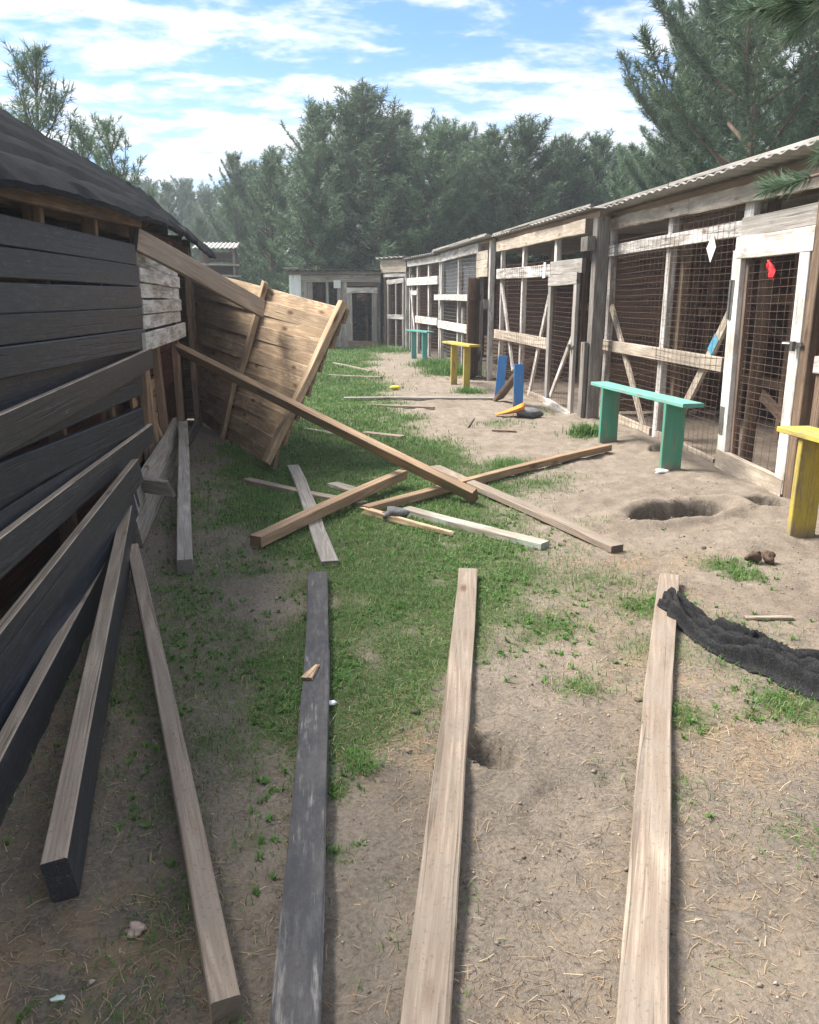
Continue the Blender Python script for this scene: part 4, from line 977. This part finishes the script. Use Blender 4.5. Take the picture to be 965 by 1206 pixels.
def edge_board(name, a, b, height, t, mat, label, lean=(0.97, 0.2, .15), **k):
    M_, L = frame(a, b, lean); V, Fc = plank_geo(L, height, t, 10, .008, .004, k.get('rough_end', 0), 1.0, 0)
    o = mesh(name, V, Fc, mat, None, M_); return tag(o, label, 'board', 'loose beams fallen from the black shed')
beam('fallen_beam', (-1.03, 4.42, .12), (-.222, 1.385, hz(-.22, 1.4) + .036), .062, .07, M['board_tan'], 'slim tan beam running from the shed base, dark cut end')
edge_board('fallen_board', (-1.19, 5.20, .22), (-.675, 1.80, .068), .125, .066, M['black_edge'], 'black beam with bare pale upper face and square black end')
edge_board('fallen_board', (-1.16, 4.55, .06), (-.90, 1.1, .045), .15, .055, M['black_edge'], 'black beam with bare upper face lying closest to the shed opening')
edge_board('fallen_board', (-1.125, 5.15, .42), (-1.11, .8, .19), .15, .045, M['black_edge'], 'wide black board with pale worn top edge, leaning below the siding')
edge_board('fallen_board', (-1.135, 5.05, .275), (-1.125, .8, .035), .14, .04, M['black'], 'black board standing on edge under the board with pale worn top')
edge_board('fallen_board', (-1.10, 4.85, .085), (-1.33, 8.2, .10), .16, .04, M['board_grey'], 'grey weathered board on edge at the foot of the shed, lower of two')
edge_board('fallen_board', (-1.13, 4.95, .255), (-1.34, 8.0, .26), .16, .04, M['board_grey'], 'grey weathered board on edge at the foot of the shed, upper of two')
beam('fallen_beam', (-1.25, 7.85, .28), (-.735, 4.32, hz(-.735, 4.32) + .05), .085, .09, M['board_grey'], 'weathered grey square beam lying alone on the bare soil')
loose('plank_board', (-1.25, 5.35, .30), (-.93, 5.18, .285), .13, .03, M['board_grey'], 'short grey plank stub poking out over the fallen boards', n=(.1, .9, .5), on=False)
edge_board('fallen_board', (-1.28, 8.2, .06), (-1.36, 9.9, .06), .10, .04, M['grey_dark'], 'dark narrow board lying beside the panel foot')
# crossing heap in the grass
edge_board('fallen_beam', (-1.26, 8.0, 1.00), (1.16, 5.58, .075), .12, .055, M['board_warm'], 'long brown beam propped on the shed and slanting to the grass', lean=(.55, .55, .55))
beam('plank_beam', (-.375, 4.72, .05), (.70, 6.27, .10), .085, .07, M['board_warm'], 'square tan beam resting across the narrow whitish board')
loose('plank_board', (-.195, 7.05, .02), (.068, 4.36, .0), .10, .035, M['board_grey'], 'narrow whitish grey board under the tan beam')
loose('plank_board', (-.57, 6.62, .0), (.35, 5.62, .0), .075, .045, M['board_tan'], 'thin board half sunk in grass by the panel corner')
loose('plank_board', (.34, 5.42, .0), (2.86, 7.42, .02), .075, .06, M['board_warm'], 'long tan beam reaching to the green bench leg')
loose('plank_board', (1.02, 6.62, .055), (1.80, 4.42, .0), .095, .045, M['board_tan'], 'tan board crossing over the beam that reaches the bench')
loose('plank_board', (.63, 5.45, .0), (1.39, 4.55, .0), .095, .045, M['mint_wash'], 'flaking pale green board sunk in the grass')
loose('plank_board', (.14, 6.40, .0), (.42, 5.92, .0), .11, .03, M['mint_wash'], 'broken pale green splinter board beside the crossing beams')
loose('broken_slat', (.34, 5.42, .0), (.86, 4.86, .0), .055, .05, M['panel'], 'splintered orange slat under a dark rag', rough_end=.08, taper=.5)
loose('plank_board', (.55, 8.75, .0), (.95, 8.45, .0), .09, .04, M['board_tan'], 'short tan offcut behind the slanting brown beam')
loose('plank_board', (.45, 11.8, .0), (2.62, 11.5, .0), .09, .035, M['board_grey'], 'long thin grey board reaching the blue bench')
loose('plank_board', (.75, 11.05, .0), (1.62, 10.65, .0), .06, .03, M['board_tan'], 'slim pale strip beside the long thin grey board')
loose('plank_board', (.48, 18.3, .0), (1.17, 16.1, .0), .09, .035, M['board_tan'], 'pale strip slanting across the far grass')
loose('plank_board', (.30, 15.3, .0), (1.25, 14.6, .0), .09, .04, M['board_tan'], 'tan strip lying level in the far grass')
loose('plank_board', (-.1, 9.05, .0), (.22, 8.75, .0), .05, .03, M['mint_wash'], 'small pale strip showing beside the panel edge')
loose('stick', (2.02, 3.34, .0), (2.24, 3.30, .0), .026, .015, M['board_tan'], 'short bare stick on sand above the black net', cat='stick', group='sticks and chips', seg=4)
loose('wood_chip', (1.78, 9.05, .0), (1.84, 9.0, .10), .07, .02, M['board_tan'], 'small upright wood chip on the sand path', cat='wood chip', group='sticks and chips', seg=3, taper=.4)
loose('wood_chip', (1.98, 8.7, .0), (2.25, 8.65, .0), .03, .02, M['brown'], 'brown twig lying on the sand path', cat='wood chip', group='sticks and chips', seg=4)
loose('wood_chip', (-.06, 2.86, .045), (-.015, 2.98, .052), .045, .02, M['panel'], 'splintered wood chip on the charcoal board', cat='wood chip', group='sticks and chips', seg=4, taper=.3, rough_end=.02)

# ------------------------------------------------------------------ net, rags and small things
def net():
    C_ = np.array([(1.69, 3.45), (1.70, 3.32), (1.735, 3.12), (1.79, 2.95), (1.88, 2.81), (1.98, 2.69), (2.09, 2.58), (2.18, 2.49)])
    Wd = np.array([.05, .065, .07, .10, .135, .155, .15, .10])
    nl, nw = 190, 64
    k = np.arange(len(C_)); I = np.linspace(0, len(C_) - 1, nl)
    cx = np.interp(I, k, C_[:, 0]); cy = np.interp(I, k, C_[:, 1]); w = np.interp(I, k, Wd)
    dx = np.gradient(cx); dy = np.gradient(cy); L = np.hypot(dx, dy); sx, sy = -dy / L, dx / L
    g = np.linspace(-1, 1, nw); Ig, Gg = np.meshgrid(I, g, indexing='ij')
    ed = 1 + .7 * (fbm(Ig * 1.3, Gg * .5 + 7, 91, 2) - .5)
    wav = .035 * (fbm(Ig * 1.3, Gg * 0 + 2, 93, 3) - .5)
    ed = ed + .10 * (vnoise(Ig * 14, np.sign(Gg) * 3 + 9, 92) - .5) * np.abs(Gg) ** 4
    off = Gg * w[:, None] * ed + wav
    x = cx[:, None] + sx[:, None] * off; y = cy[:, None] + sy[:, None] * off
    z = np.zeros_like(x)
    for k in range(9):
        c = -.85 + 1.7 * k / 8 + .16 * np.sin(Ig * (.6 + .13 * k) + k * 2.1) + .10 * np.sin(Ig * 1.7 + k)
        hh = (.25 + .75 * vnoise(Ig * 1.1 + k * 7.3, Ig * 0 + k, 95)) * (.055 if k % 2 else .035)
        z = np.maximum(z, hh * np.exp(-((Gg - c) / (.045 + .025 * (k % 3))) ** 2)) + .10 * hh * np.exp(-((Gg - c) / .25) ** 2)
    crease = np.abs(np.sin(Ig * 5.5 + Gg * 3.5 + 2.0 * fbm(Ig * 1.2, Gg * 1.5, 97, 2))) * .010
    env = np.clip(1 - np.abs(Gg) ** 4, 0, 1)
    z = env * (z * 1.7 + crease + .012) * (.8 + 3.2 * w[:, None])
    on_board = sstep(.18, .05, np.abs(cx - (.52 + (cy - 1.0) * .472)))[:, None] * .045
    z = z + hgt(x.ravel(), y.ravel()).reshape(x.shape) + .005 + on_board
    i = np.arange(nl * nw).reshape(nl, nw)
    Fc = np.stack([i[:-1, :-1].ravel(), i[:-1, 1:].ravel(), i[1:, 1:].ravel(), i[1:, :-1].ravel()], 1)
    o = fast_mesh('shade_net', np.stack([x, y, z], 2).reshape(-1, 3), Fc, M['net'], smooth=True)
    s = o.modifiers.new('thick', 'SOLIDIFY'); s.thickness = .004
    tag(o, 'crumpled black shade net trailing off the tan board onto sand', 'net')
net()
def lump(name, loc, r, mat, label, cat, seed=0, sq=(1, 1, .6), amp=.5, group=None, n=(14, 9), rz=0.0):
    V = []; F_ = []; nu, nv = n
    for j in range(nv + 1):
        th = math.pi * j / nv
        for i in range(nu):
            ph = 2 * math.pi * i / nu
            q = Vector((math.sin(th) * math.cos(ph), math.sin(th) * math.sin(ph), math.cos(th)))
            k = 1 + amp * (fbm(np.array([q.x * 2 + seed + q.z]), np.array([q.y * 2 - seed + q.z * 1.3]), 100 + seed, 3)[0] - .5) * 2
            V.append((q.x * r * k * sq[0], q.y * r * k * sq[1], q.z * r * k * sq[2]))
    for j in range(nv):
        for i in range(nu): a = j * nu + i; b = j * nu + (i + 1) % nu; F_.append((a, a + nu, b + nu, b))
    o = mesh(name, V, F_, mat, None, Matrix.Translation(Vector(loc)) @ Matrix.Rotation(rz, 4, 'Z'), smooth=True)
    return tag(o, label, cat, group) if label else o
lump('dark_rag', (.53, 5.26, hz(.53, 5.26) + .05), .075, M['grey_cloth'], 'dark knotted rag on the splintered slat', 'rag', 3, (1.1, .8, .55), .8)
lump('grey_rag', (2.72, 9.78, hz(2.72, 9.78) + .05), .12, M['grey_cloth'], 'grey crumpled rag beside the orange scoop', 'rag', 6, (1.25, .8, .6), .7)
def scoop():
    V = []; F_ = []
    for s in (0, 1):
        for i in range(9):
            for j in range(7):
                u = i / 8; v = j / 6 * 2 - 1
                w = .05 + .10 * u
                V.append((-.21 + .36 * u, v * w, .012 + .085 * abs(v) ** 2.2 * u + .05 * u * u + s * .008))
    S = 63
    for i in range(8):
        for j in range(6):
            a = i * 7 + j; F_.append((a, a + 1, a + 8, a + 7)); F_.append((a + S, a + 7 + S, a + 8 + S, a + 1 + S))
    for i in range(8): a = i * 7; F_.append((a, a + 7, a + 7 + S, a + S)); a += 6; F_.append((a + 7, a, a + S, a + 7 + S))
    for j in range(6): a = j; F_.append((a + 1, a, a + S, a + 1 + S)); a = 56 + j; F_.append((a, a + 1, a + 1 + S, a + S))
    o = mesh('plastic_scoop', V, F_, M['orange'], None, Matrix.Translation((2.50, 9.86, hz(2.5, 9.86) + .01)) @ Matrix.Rotation(R(-12), 4, 'Z'), smooth=True)
    tag(o, 'orange plastic scoop lying below the blue bench', 'scoop')
scoop()
o = lump('plastic_scrap', (1.34, 13.0, hz(1.34, 13.0) + .04), .075, M['yellow_plastic'], 'bright yellow plastic scrap in the far grass', 'scrap', 2, (1.2, .5, .4), .4)
lump('paper_scrap', (3.0, 6.5, hz(3.0, 6.5) + .015), .055, M['paper'], 'white crumpled paper at the green bench foot', 'paper', 4, (1.1, .9, .35), .6)
lump('husk', (2.50, 4.12, hz(2.5, 4.12) + .03), .04, M['cone'], 'brown broken husk on the sand', 'husk', 5, (1, .8, .8), .9, 'husk pieces'); lump('husk', (2.585, 4.11, hz(2.585, 4.11) + .03), .042, M['cone'], 'brown broken husk on the sand', 'husk', 9, (.8, .9, .9), .9, 'husk pieces')
lump('shell_fragment', (-.47, 1.68, hz(-.47, 1.68) + .012), .020, M['shell'], 'pale pinkish shell fragment among straw', 'shell', 7, (1.1, .9, .7), .6)
lump('pale_pebble', (-.42, 2.14, hz(-.42, 2.14) + .008), .012, M['sheet'], 'pale pebble beside the slim tan beam', 'pebble', 8, (1, 1, .8), .4)
lump('pale_scrap', (.03, 2.72, hz(.03, 2.72) + .02), .016, M['sheet'], 'tiny white scrap in grass beside the charcoal board', 'scrap', 11, (1.2, .8, .5), .6)
lump('purple_stone', (1.83, 2.42, hz(1.83, 2.42) + .012), .024, M['purple'] if 'purple' in M else M.setdefault('purple', plain('purple stone', (0.27, 0.19, 0.21), .8)), 'dusky purple stone beside a leafy tuft', 'stone', 12, (1, .8, .6), .5)
lump('pale_scrap', (-.60, 1.50, hz(-.60, 1.50) + .006), .010, M['mintscrap'] if 'mintscrap' in M else M.setdefault('mintscrap', plain('mint scrap', (0.5, 0.62, 0.57), .6)), 'small mint coloured scrap in the straw', 'scrap', 13, (1.4, .8, .4), .6)
for i, (x, y, r_, lb) in enumerate(((2.35, 4.42, .016, 'dark clod of soil on the sand beside the long dug hole'), (-.28, 3.06, .016, 'dark clod on bare soil left of the charcoal board'), (.34, 2.62, .018, 'dark clod in thin grass between the charcoal and tan boards'), (2.15, 2.55, .026, 'dark clod of soil below the black net'), (1.2, 2.62, .018, 'clod of soil beside the board under the net'))):
    lump('soil_clod', (x, y, hz(x, y) + r_ * .2), r_, M['clod'], lb, 'clod', 20 + i, (1, .9, .6), .9, 'clods scattered over the yard', (11, 7))
lump('water_bowl', (4.9, 6.55, hz(4.9, 6.55) + .06), .14, M['blue_plastic'], 'dark blue bowl on the floor inside the pen', 'bowl', 1, (1, 1, .5), .06)

# ------------------------------------------------------------------ background: hutch, brick wall
def hutch():
    p = empty('tiered_hutch', (-2.9, 28, 0)); tag(p, 'tiered wooden hutch with white corrugated roof beyond the black shed', 'hutch')
    roof_sheets(p, -.75, .62, -.7, .7, 2.93, 3.17, M['roof_white'], period=.14)
    for x in (-.55, .5):
        for y in (-.45, .45): plank('post', (x, y, -.02), (x, y, 2.98), .09, .09, FN, M['grey_dark'], p, seg=2)
    for z in (.6, 1.2, 1.75, 2.1, 2.45): plank('shelf', (-.7, -.2, z), (.75 - .1 * (z % .5), -.25, z - .03), .9, .05, (0, 0, 1), M['board_grey'], p, seg=2)
    for z in (.3, .9, 1.95, 2.3, 2.7): plank('wall_board', (-.55, .2, z), (.5, .2, z), .3, .03, FN, M['dark_brown'], p, seg=2)
hutch()
def brick_wall():
    p = empty('brick_wall', (3.6, 33, 0)); tag(p, 'red brick wall glimpsed between the grey shed and the end pen', 'wall')
    mesh('core', *MB().box(-1.8, 1.8, .02, .22, -.05, 2.2).__dict__.values(), M['mortar'], p)
    bm = MB().box(-.118, .118, -.012, .06, -.0325, .0325)
    src = None; k = 0
    for r_ in range(28):
        for c in range(14):
            x = -1.68 + c * .25 + (.125 if r_ % 2 else 0)
            if x > 1.68: continue
            if k > 290: break
            if src is None: src = bm.build('brick', M['brick'], p); o = src
            else: o = src.copy(); col.objects.link(o)
            o.matrix_basis = Matrix.Translation((x, rnd.uniform(-.004, .004), .45 + r_ * .078)); k += 1
M['mortar'] = plain('mortar', (0.33, 0.31, 0.28), .95)
brick_wall()

# ------------------------------------------------------------------ pines
def pine_geo(seed, H, cb, Rm, whorl, per, nl, nw, per_tuft, twig_step, open_=0.0, lean=0.0):
    r = random.Random(seed); g = np.random.default_rng(seed)
    tk = MB(); lm = MB(); TP = []; TD = []
    top = Vector((lean * H, 0, H))
    pts = []; rads = []; bx, by = r.uniform(-.15, .15), r.uniform(-.15, .15)
    for i in range(9):
        f = i / 8; pts.append((bx * math.sin(f * 4) + lean * H * f, by * math.sin(f * 5), H * f)); rads.append(max(.012, .014 * H * (1 - f) ** .8 + .008))
    tk.add(tube(pts, rads, 8))
    def trunk(z):
        f = z / H; return Vector((bx * math.sin(f * 4) + lean * H * f, by * math.sin(f * 5), z))
    z = cb
    while z < H - .1:
        f = (z - cb) / (H - cb)
        prof = (.75 + .25 * min(1, f * 3)) * (1 - f ** 2.7) ** .72 + .05
        n = r.choice(per)
        a0 = r.uniform(0, 6.28)
        for b in range(n):
            if r.random() < open_ * (1 - f): continue
            az = a0 + b * 6.283 / n + r.uniform(-.35, .35)
            L = Rm * prof * r.uniform(.55, 1.3)
            el = R(8 + 50 * f + r.uniform(-10, 14)); o = trunk(z + r.uniform(-.12, .12))
            bp = [o]; d = Vector((math.cos(az) * math.cos(el), math.sin(az) * math.cos(el), math.sin(el)))
            ns = 7
            for s in range(ns):
                d = (d + Vector((r.uniform(-.12, .12), r.uniform(-.12, .12), .085 + r.uniform(-.05, .07)))).normalized()
                bp.append(bp[-1] + d * (L / ns))
            br = [max(.004, .012 * L * (1 - s / ns) + .005) for s in range(ns + 1)]
            lm.add(tube(bp, br, 5))
            # twigs
            t = .28 if f < .75 else .1
            while t <= 1.0:
                k = min(int(t * ns), ns - 1); q = t * ns - k; c = bp[k].lerp(bp[k + 1], q); bd = (bp[k + 1] - bp[k]).normalized()
                for sgn in (-1, 1, 0):
                    if sgn == 0 and r.random() < .5 and t < .95: continue
                    side = bd.cross(Vector((0, 0, 1))); side = side.normalized() if side.length > .01 else Vector((1, 0, 0))
                    tl = (.16 + .34 * L * (1 - t) * .6) * r.uniform(.6, 1.25)
                    td = (bd * r.uniform(.5, 1.0) + side * sgn * r.uniform(.6, 1.1) + Vector((0, 0, r.uniform(.05, .55)))).normalized()
                    m = max(1, int(tl / .13))
                    for q2 in range(m):
                        pp = c + td * (tl * (q2 + 1) / m)
                        TP.append(pp); TD.append((td + Vector((r.uniform(-.3, .3), r.uniform(-.3, .3), r.uniform(0, .5)))).normalized())
                t += twig_step / max(L, .3) * r.uniform(.7, 1.3)
            TP.append(bp[-1]); TD.append(d)
        z += whorl * r.uniform(.75, 1.25)
    for i in range(4): TP.append(trunk(H - .1 * i)); TD.append(Vector((0, 0, 1)))
    P = np.array([tuple(v) for v in TP]); D = np.array([tuple(v) for v in TD]); n = len(P)
    k = per_tuft
    a = g.normal(0, 1, (n, k, 3)); a /= np.linalg.norm(a, axis=2, keepdims=True)
    nd = D[:, None, :] * .75 + a * .85; nd /= np.linalg.norm(nd, axis=2, keepdims=True)
    st = P[:, None, :] - D[:, None, :] * (g.uniform(0, 1, (n, k, 1)) * nl * 1.1)
    ln = nl * g.uniform(.65, 1.2, (n, k, 1))
    sd = np.cross(nd, g.normal(0, 1, (n, k, 3))); sd /= np.linalg.norm(sd, axis=2, keepdims=True) + 1e-6
    V = np.stack([st - sd * nw * .5, st + sd * nw * .5, st + nd * ln], 2).reshape(-1, 3)
    Fc = np.arange(len(V)).reshape(-1, 3)
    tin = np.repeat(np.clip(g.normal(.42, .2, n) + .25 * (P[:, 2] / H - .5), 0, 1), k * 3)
    return tk, lm, V, Fc, tin, n
PROTO = {}
def pine_proto(key, **kw):
    tk, lm, V, Fc, tin, n = pine_geo(**kw)
    root = empty('pine_tree', (0, 0, 0))
    t = tk.build('trunk', M['bark'], root, smooth=True); l = lm.build('limbs', M['bark'], root, smooth=True)
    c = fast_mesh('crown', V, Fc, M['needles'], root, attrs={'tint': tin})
    PROTO[key] = (root, [t, l, c], kw['H'], [False])
def pine(key, x, y, H, rz, label, group=None, wide=1.0):
    root, parts, H0, used = PROTO[key]
    if not used[0]: o = root; used[0] = True
    else:
        o = root.copy(); col.objects.link(o)
        for q in parts: c = q.copy(); c.parent = o; col.objects.link(c)
    s = H / H0
    o.location = (x, y, -.05); o.rotation_euler = (0, 0, rz); o.scale = (s * wide, s * wide, s)
    tag(o, label, 'pine tree', group); return o
pine_proto('a', seed=3, H=8.5, cb=.5, Rm=2.2, whorl=.36, per=[7, 8], nl=.17, nw=.022, per_tuft=12, twig_step=.19)
pine_proto('b', seed=8, H=7.5, cb=.4, Rm=2.3, whorl=.36, per=[7, 8], nl=.17, nw=.022, per_tuft=12, twig_step=.19)
pine_proto('c', seed=14, H=7.0, cb=.5, Rm=1.8, whorl=.34, per=[6, 7], nl=.17, nw=.022, per_tuft=12, twig_step=.19)
pine_proto('open', seed=22, H=9.5, cb=1.6, Rm=2.9, whorl=.46, per=[5, 6], nl=.15, nw=.016, per_tuft=26, twig_step=.115, open_=.10)
pine_proto('young', seed=31, H=4.5, cb=.4, Rm=1.0, whorl=.42, per=[4, 5], nl=.13, nw=.012, per_tuft=20, twig_step=.16)
def at(u, y): return (u - 365) / 930.0 * y + .02 * y * 0
GB = 'pines standing behind the end of the yard'
back = [('c', -1.15, 29, 6.3), ('a', .37, 27, 7.3), ('b', 1.92, 26.8, 7.7), ('a', 3.3, 29, 7.4), ('c', 3.89, 26, 6.7), ('b', 5.2, 29, 7.1), ('a', 5.94, 27, 6.7), ('c', 6.77, 26, 6.8), ('b', 8.2, 27, 6.4), ('a', 9.4, 27, 6.6), ('c', 9.9, 25, 5.9), ('b', 11.1, 26, 6.2)]
for i, (k, u, y, H) in enumerate(back):
    pine(k, u, y, H * .955, i * 1.7, 'pine in the dense belt closing the yard', GB, 1.1 + .4 * ((i * 7) % 5) / 4)
GF = 'second rank of pines behind the belt'
for i in range(16):
    u = 290 + i * 38; y = 34 + (i * 7) % 9
    pine('abc'[i % 3], at(u, y), y, 6.6 + (i * 5 % 4) * .45, i * 2.3, 'pine further back, showing in gaps of the belt', GF)
GL = 'far pines beyond the hutch'
for i, (u, y, tp) in enumerate(((150, 50, 238), (172, 54, 228), (196, 58, 222), (218, 52, 226), (240, 60, 224), (262, 55, 230), (284, 50, 226), (300, 44, 232), (128, 56, 225), (250, 40, 262), (205, 42, 258), (310, 36, 205))):
    pine('abc'[i % 3], at(u, y), y, 1.5 + (347 - tp) / 1010 * y, i * 1.1, 'far pine on the skyline beyond the hutch', GL, 1.15)
pine('open', 7.5, 14.2, 10.2, .4, 'tall open-crowned pine rising behind the white-framed pen roof')
pine('open', 10.2, 15.5, 11.0, 2.9, 'tall pine beside the open-crowned one, nearer the roof corner')
pine('open', 9.3, 19.5, 8.6, 4.6, 'shorter full pine behind the row roof')
pine('young', -4.05, 14.0, 5.05, .7, 'young slim pine rising above the black shed roof')
pine('young', -3.35, 16.0, 4.4, 2.9, 'low young pine behind the shed ridge, beside the slim one')
pine('young', -4.25, 17.0, 4.5, 4.4, 'lowest young pine peeping over the sagging roof end')

# the near pine whose branch hangs into the view from the right
def near_pine():
    p = empty('pine_tree', (2.75, 1.05, 0)); tag(p, 'near pine with long-needled branch tips hanging before the roof', 'pine tree')
    tk = MB(); tk.add(tube([(0, 0, -.05), (.03, .02, 1.2), (-.02, .03, 2.6), (.05, 0, 4.2), (0, .05, 5.4)], [.11, .095, .08, .05, .02], 10))
    r = random.Random(4); lb = MB(); TP = []; TD = []
    def branch(a, b, sag, twigs, dense):
        a = Vector(a); b = Vector(b); pts = []
        for i in range(9):
            f = i / 8; q = a.lerp(b, f); q.z += sag * math.sin(f * math.pi); pts.append(q)
        lb.add(tube(pts, [.016 * (1 - i / 8) + .004 for i in range(9)], 6))
        for i in range(twigs):
            f = r.uniform(.55, 1.0); k = min(7, int(f * 8)); c = pts[k].lerp(pts[k + 1], f * 8 - k); d0 = (pts[k + 1] - pts[k]).normalized()
            d = (d0 + Vector((r.uniform(-.8, .8), r.uniform(-.8, .8), r.uniform(-.6, .5)))).normalized(); L = r.uniform(.08, .2)
            lb.add(tube([c, c + d * L], [.004, .003], 4))
            for s in range(dense): TP.append(c + d * L * (s + 1) / dense); TD.append(d)
        for s in range(dense * 2): TP.append(b - (b - pts[-2]).normalized() * .012 * s); TD.append((b - pts[-2]).normalized())
    branch((0, 0, 2.2), (-.52, 1.96, .385), .0, 1, 1) if False else None
    branch((0, .0, 1.9), (-1.27, 1.55, 1.83), .10, 14, 6)
    branch((0, .0, 2.1), (-1.10, 1.50, 1.96), .10, 12, 6)
    branch((0, .0, 2.3), (-1.30, 1.55, 2.33), .10, 16, 6)
    branch((0, .0, 2.5), (-1.15, 1.50, 2.42), .10, 14, 6)
    branch((0, .0, 2.8), (.9, -.4, 3.0), .1, 14, 5); branch((0, 0, 3.2), (.5, .8, 3.5), .1, 14, 5); branch((0, 0, 3.6), (.4, -.7, 3.9), .1, 12, 5); branch((0, 0, 4.4), (.3, .4, 4.9), .1, 12, 5); branch((0, 0, 5.0), (0, .05, 5.7), .05, 12, 5)
    tk.add((lb.V, lb.F)); tk.build('trunk', M['bark'], p, smooth=True)
    g = np.random.default_rng(5); P = np.array([tuple(v) for v in TP]); D = np.array([tuple(v) for v in TD]); n = len(P); k = 30
    a = g.normal(0, 1, (n, k, 3)); a /= np.linalg.norm(a, axis=2, keepdims=True)
    nd = D[:, None] * .9 + a * .75; nd /= np.linalg.norm(nd, axis=2, keepdims=True)
    st = np.repeat(P[:, None], k, 1); ln = g.uniform(.05, .09, (n, k, 1)); sd = np.cross(nd, g.normal(0, 1, (n, k, 3))); sd /= np.linalg.norm(sd, axis=2, keepdims=True)
    V = np.stack([st - sd * .0016, st + sd * .0016, st + nd * ln], 2).reshape(-1, 3)
    fast_mesh('needles', V, np.arange(len(V)).reshape(-1, 3), M['needles'], p, attrs={'tint': np.repeat(np.clip(g.normal(.5, .2, n), 0, 1), k * 3)})
near_pine()

# ------------------------------------------------------------------ air
def haze():
    o = MB().box(-60, 60, -30, 75, -1.6, 14.0).build('haze', None)
    m = bpy.data.materials.new('pale air'); m.use_nodes = True; nt = m.node_tree; nt.nodes.clear()
    out = nt.nodes.new('ShaderNodeOutputMaterial'); v = nt.nodes.new('ShaderNodeVolumePrincipled')
    v.inputs['Color'].default_value = (0.86, 0.92, 1.0, 1); v.inputs['Density'].default_value = 0.0023; v.inputs['Anisotropy'].default_value = 0.2
    nt.links.new(v.outputs[0], out.inputs['Volume']); o.data.materials.append(m)
    tag(o, 'thin pale haze hanging in the air over the yard', 'haze', kind='stuff')
haze()
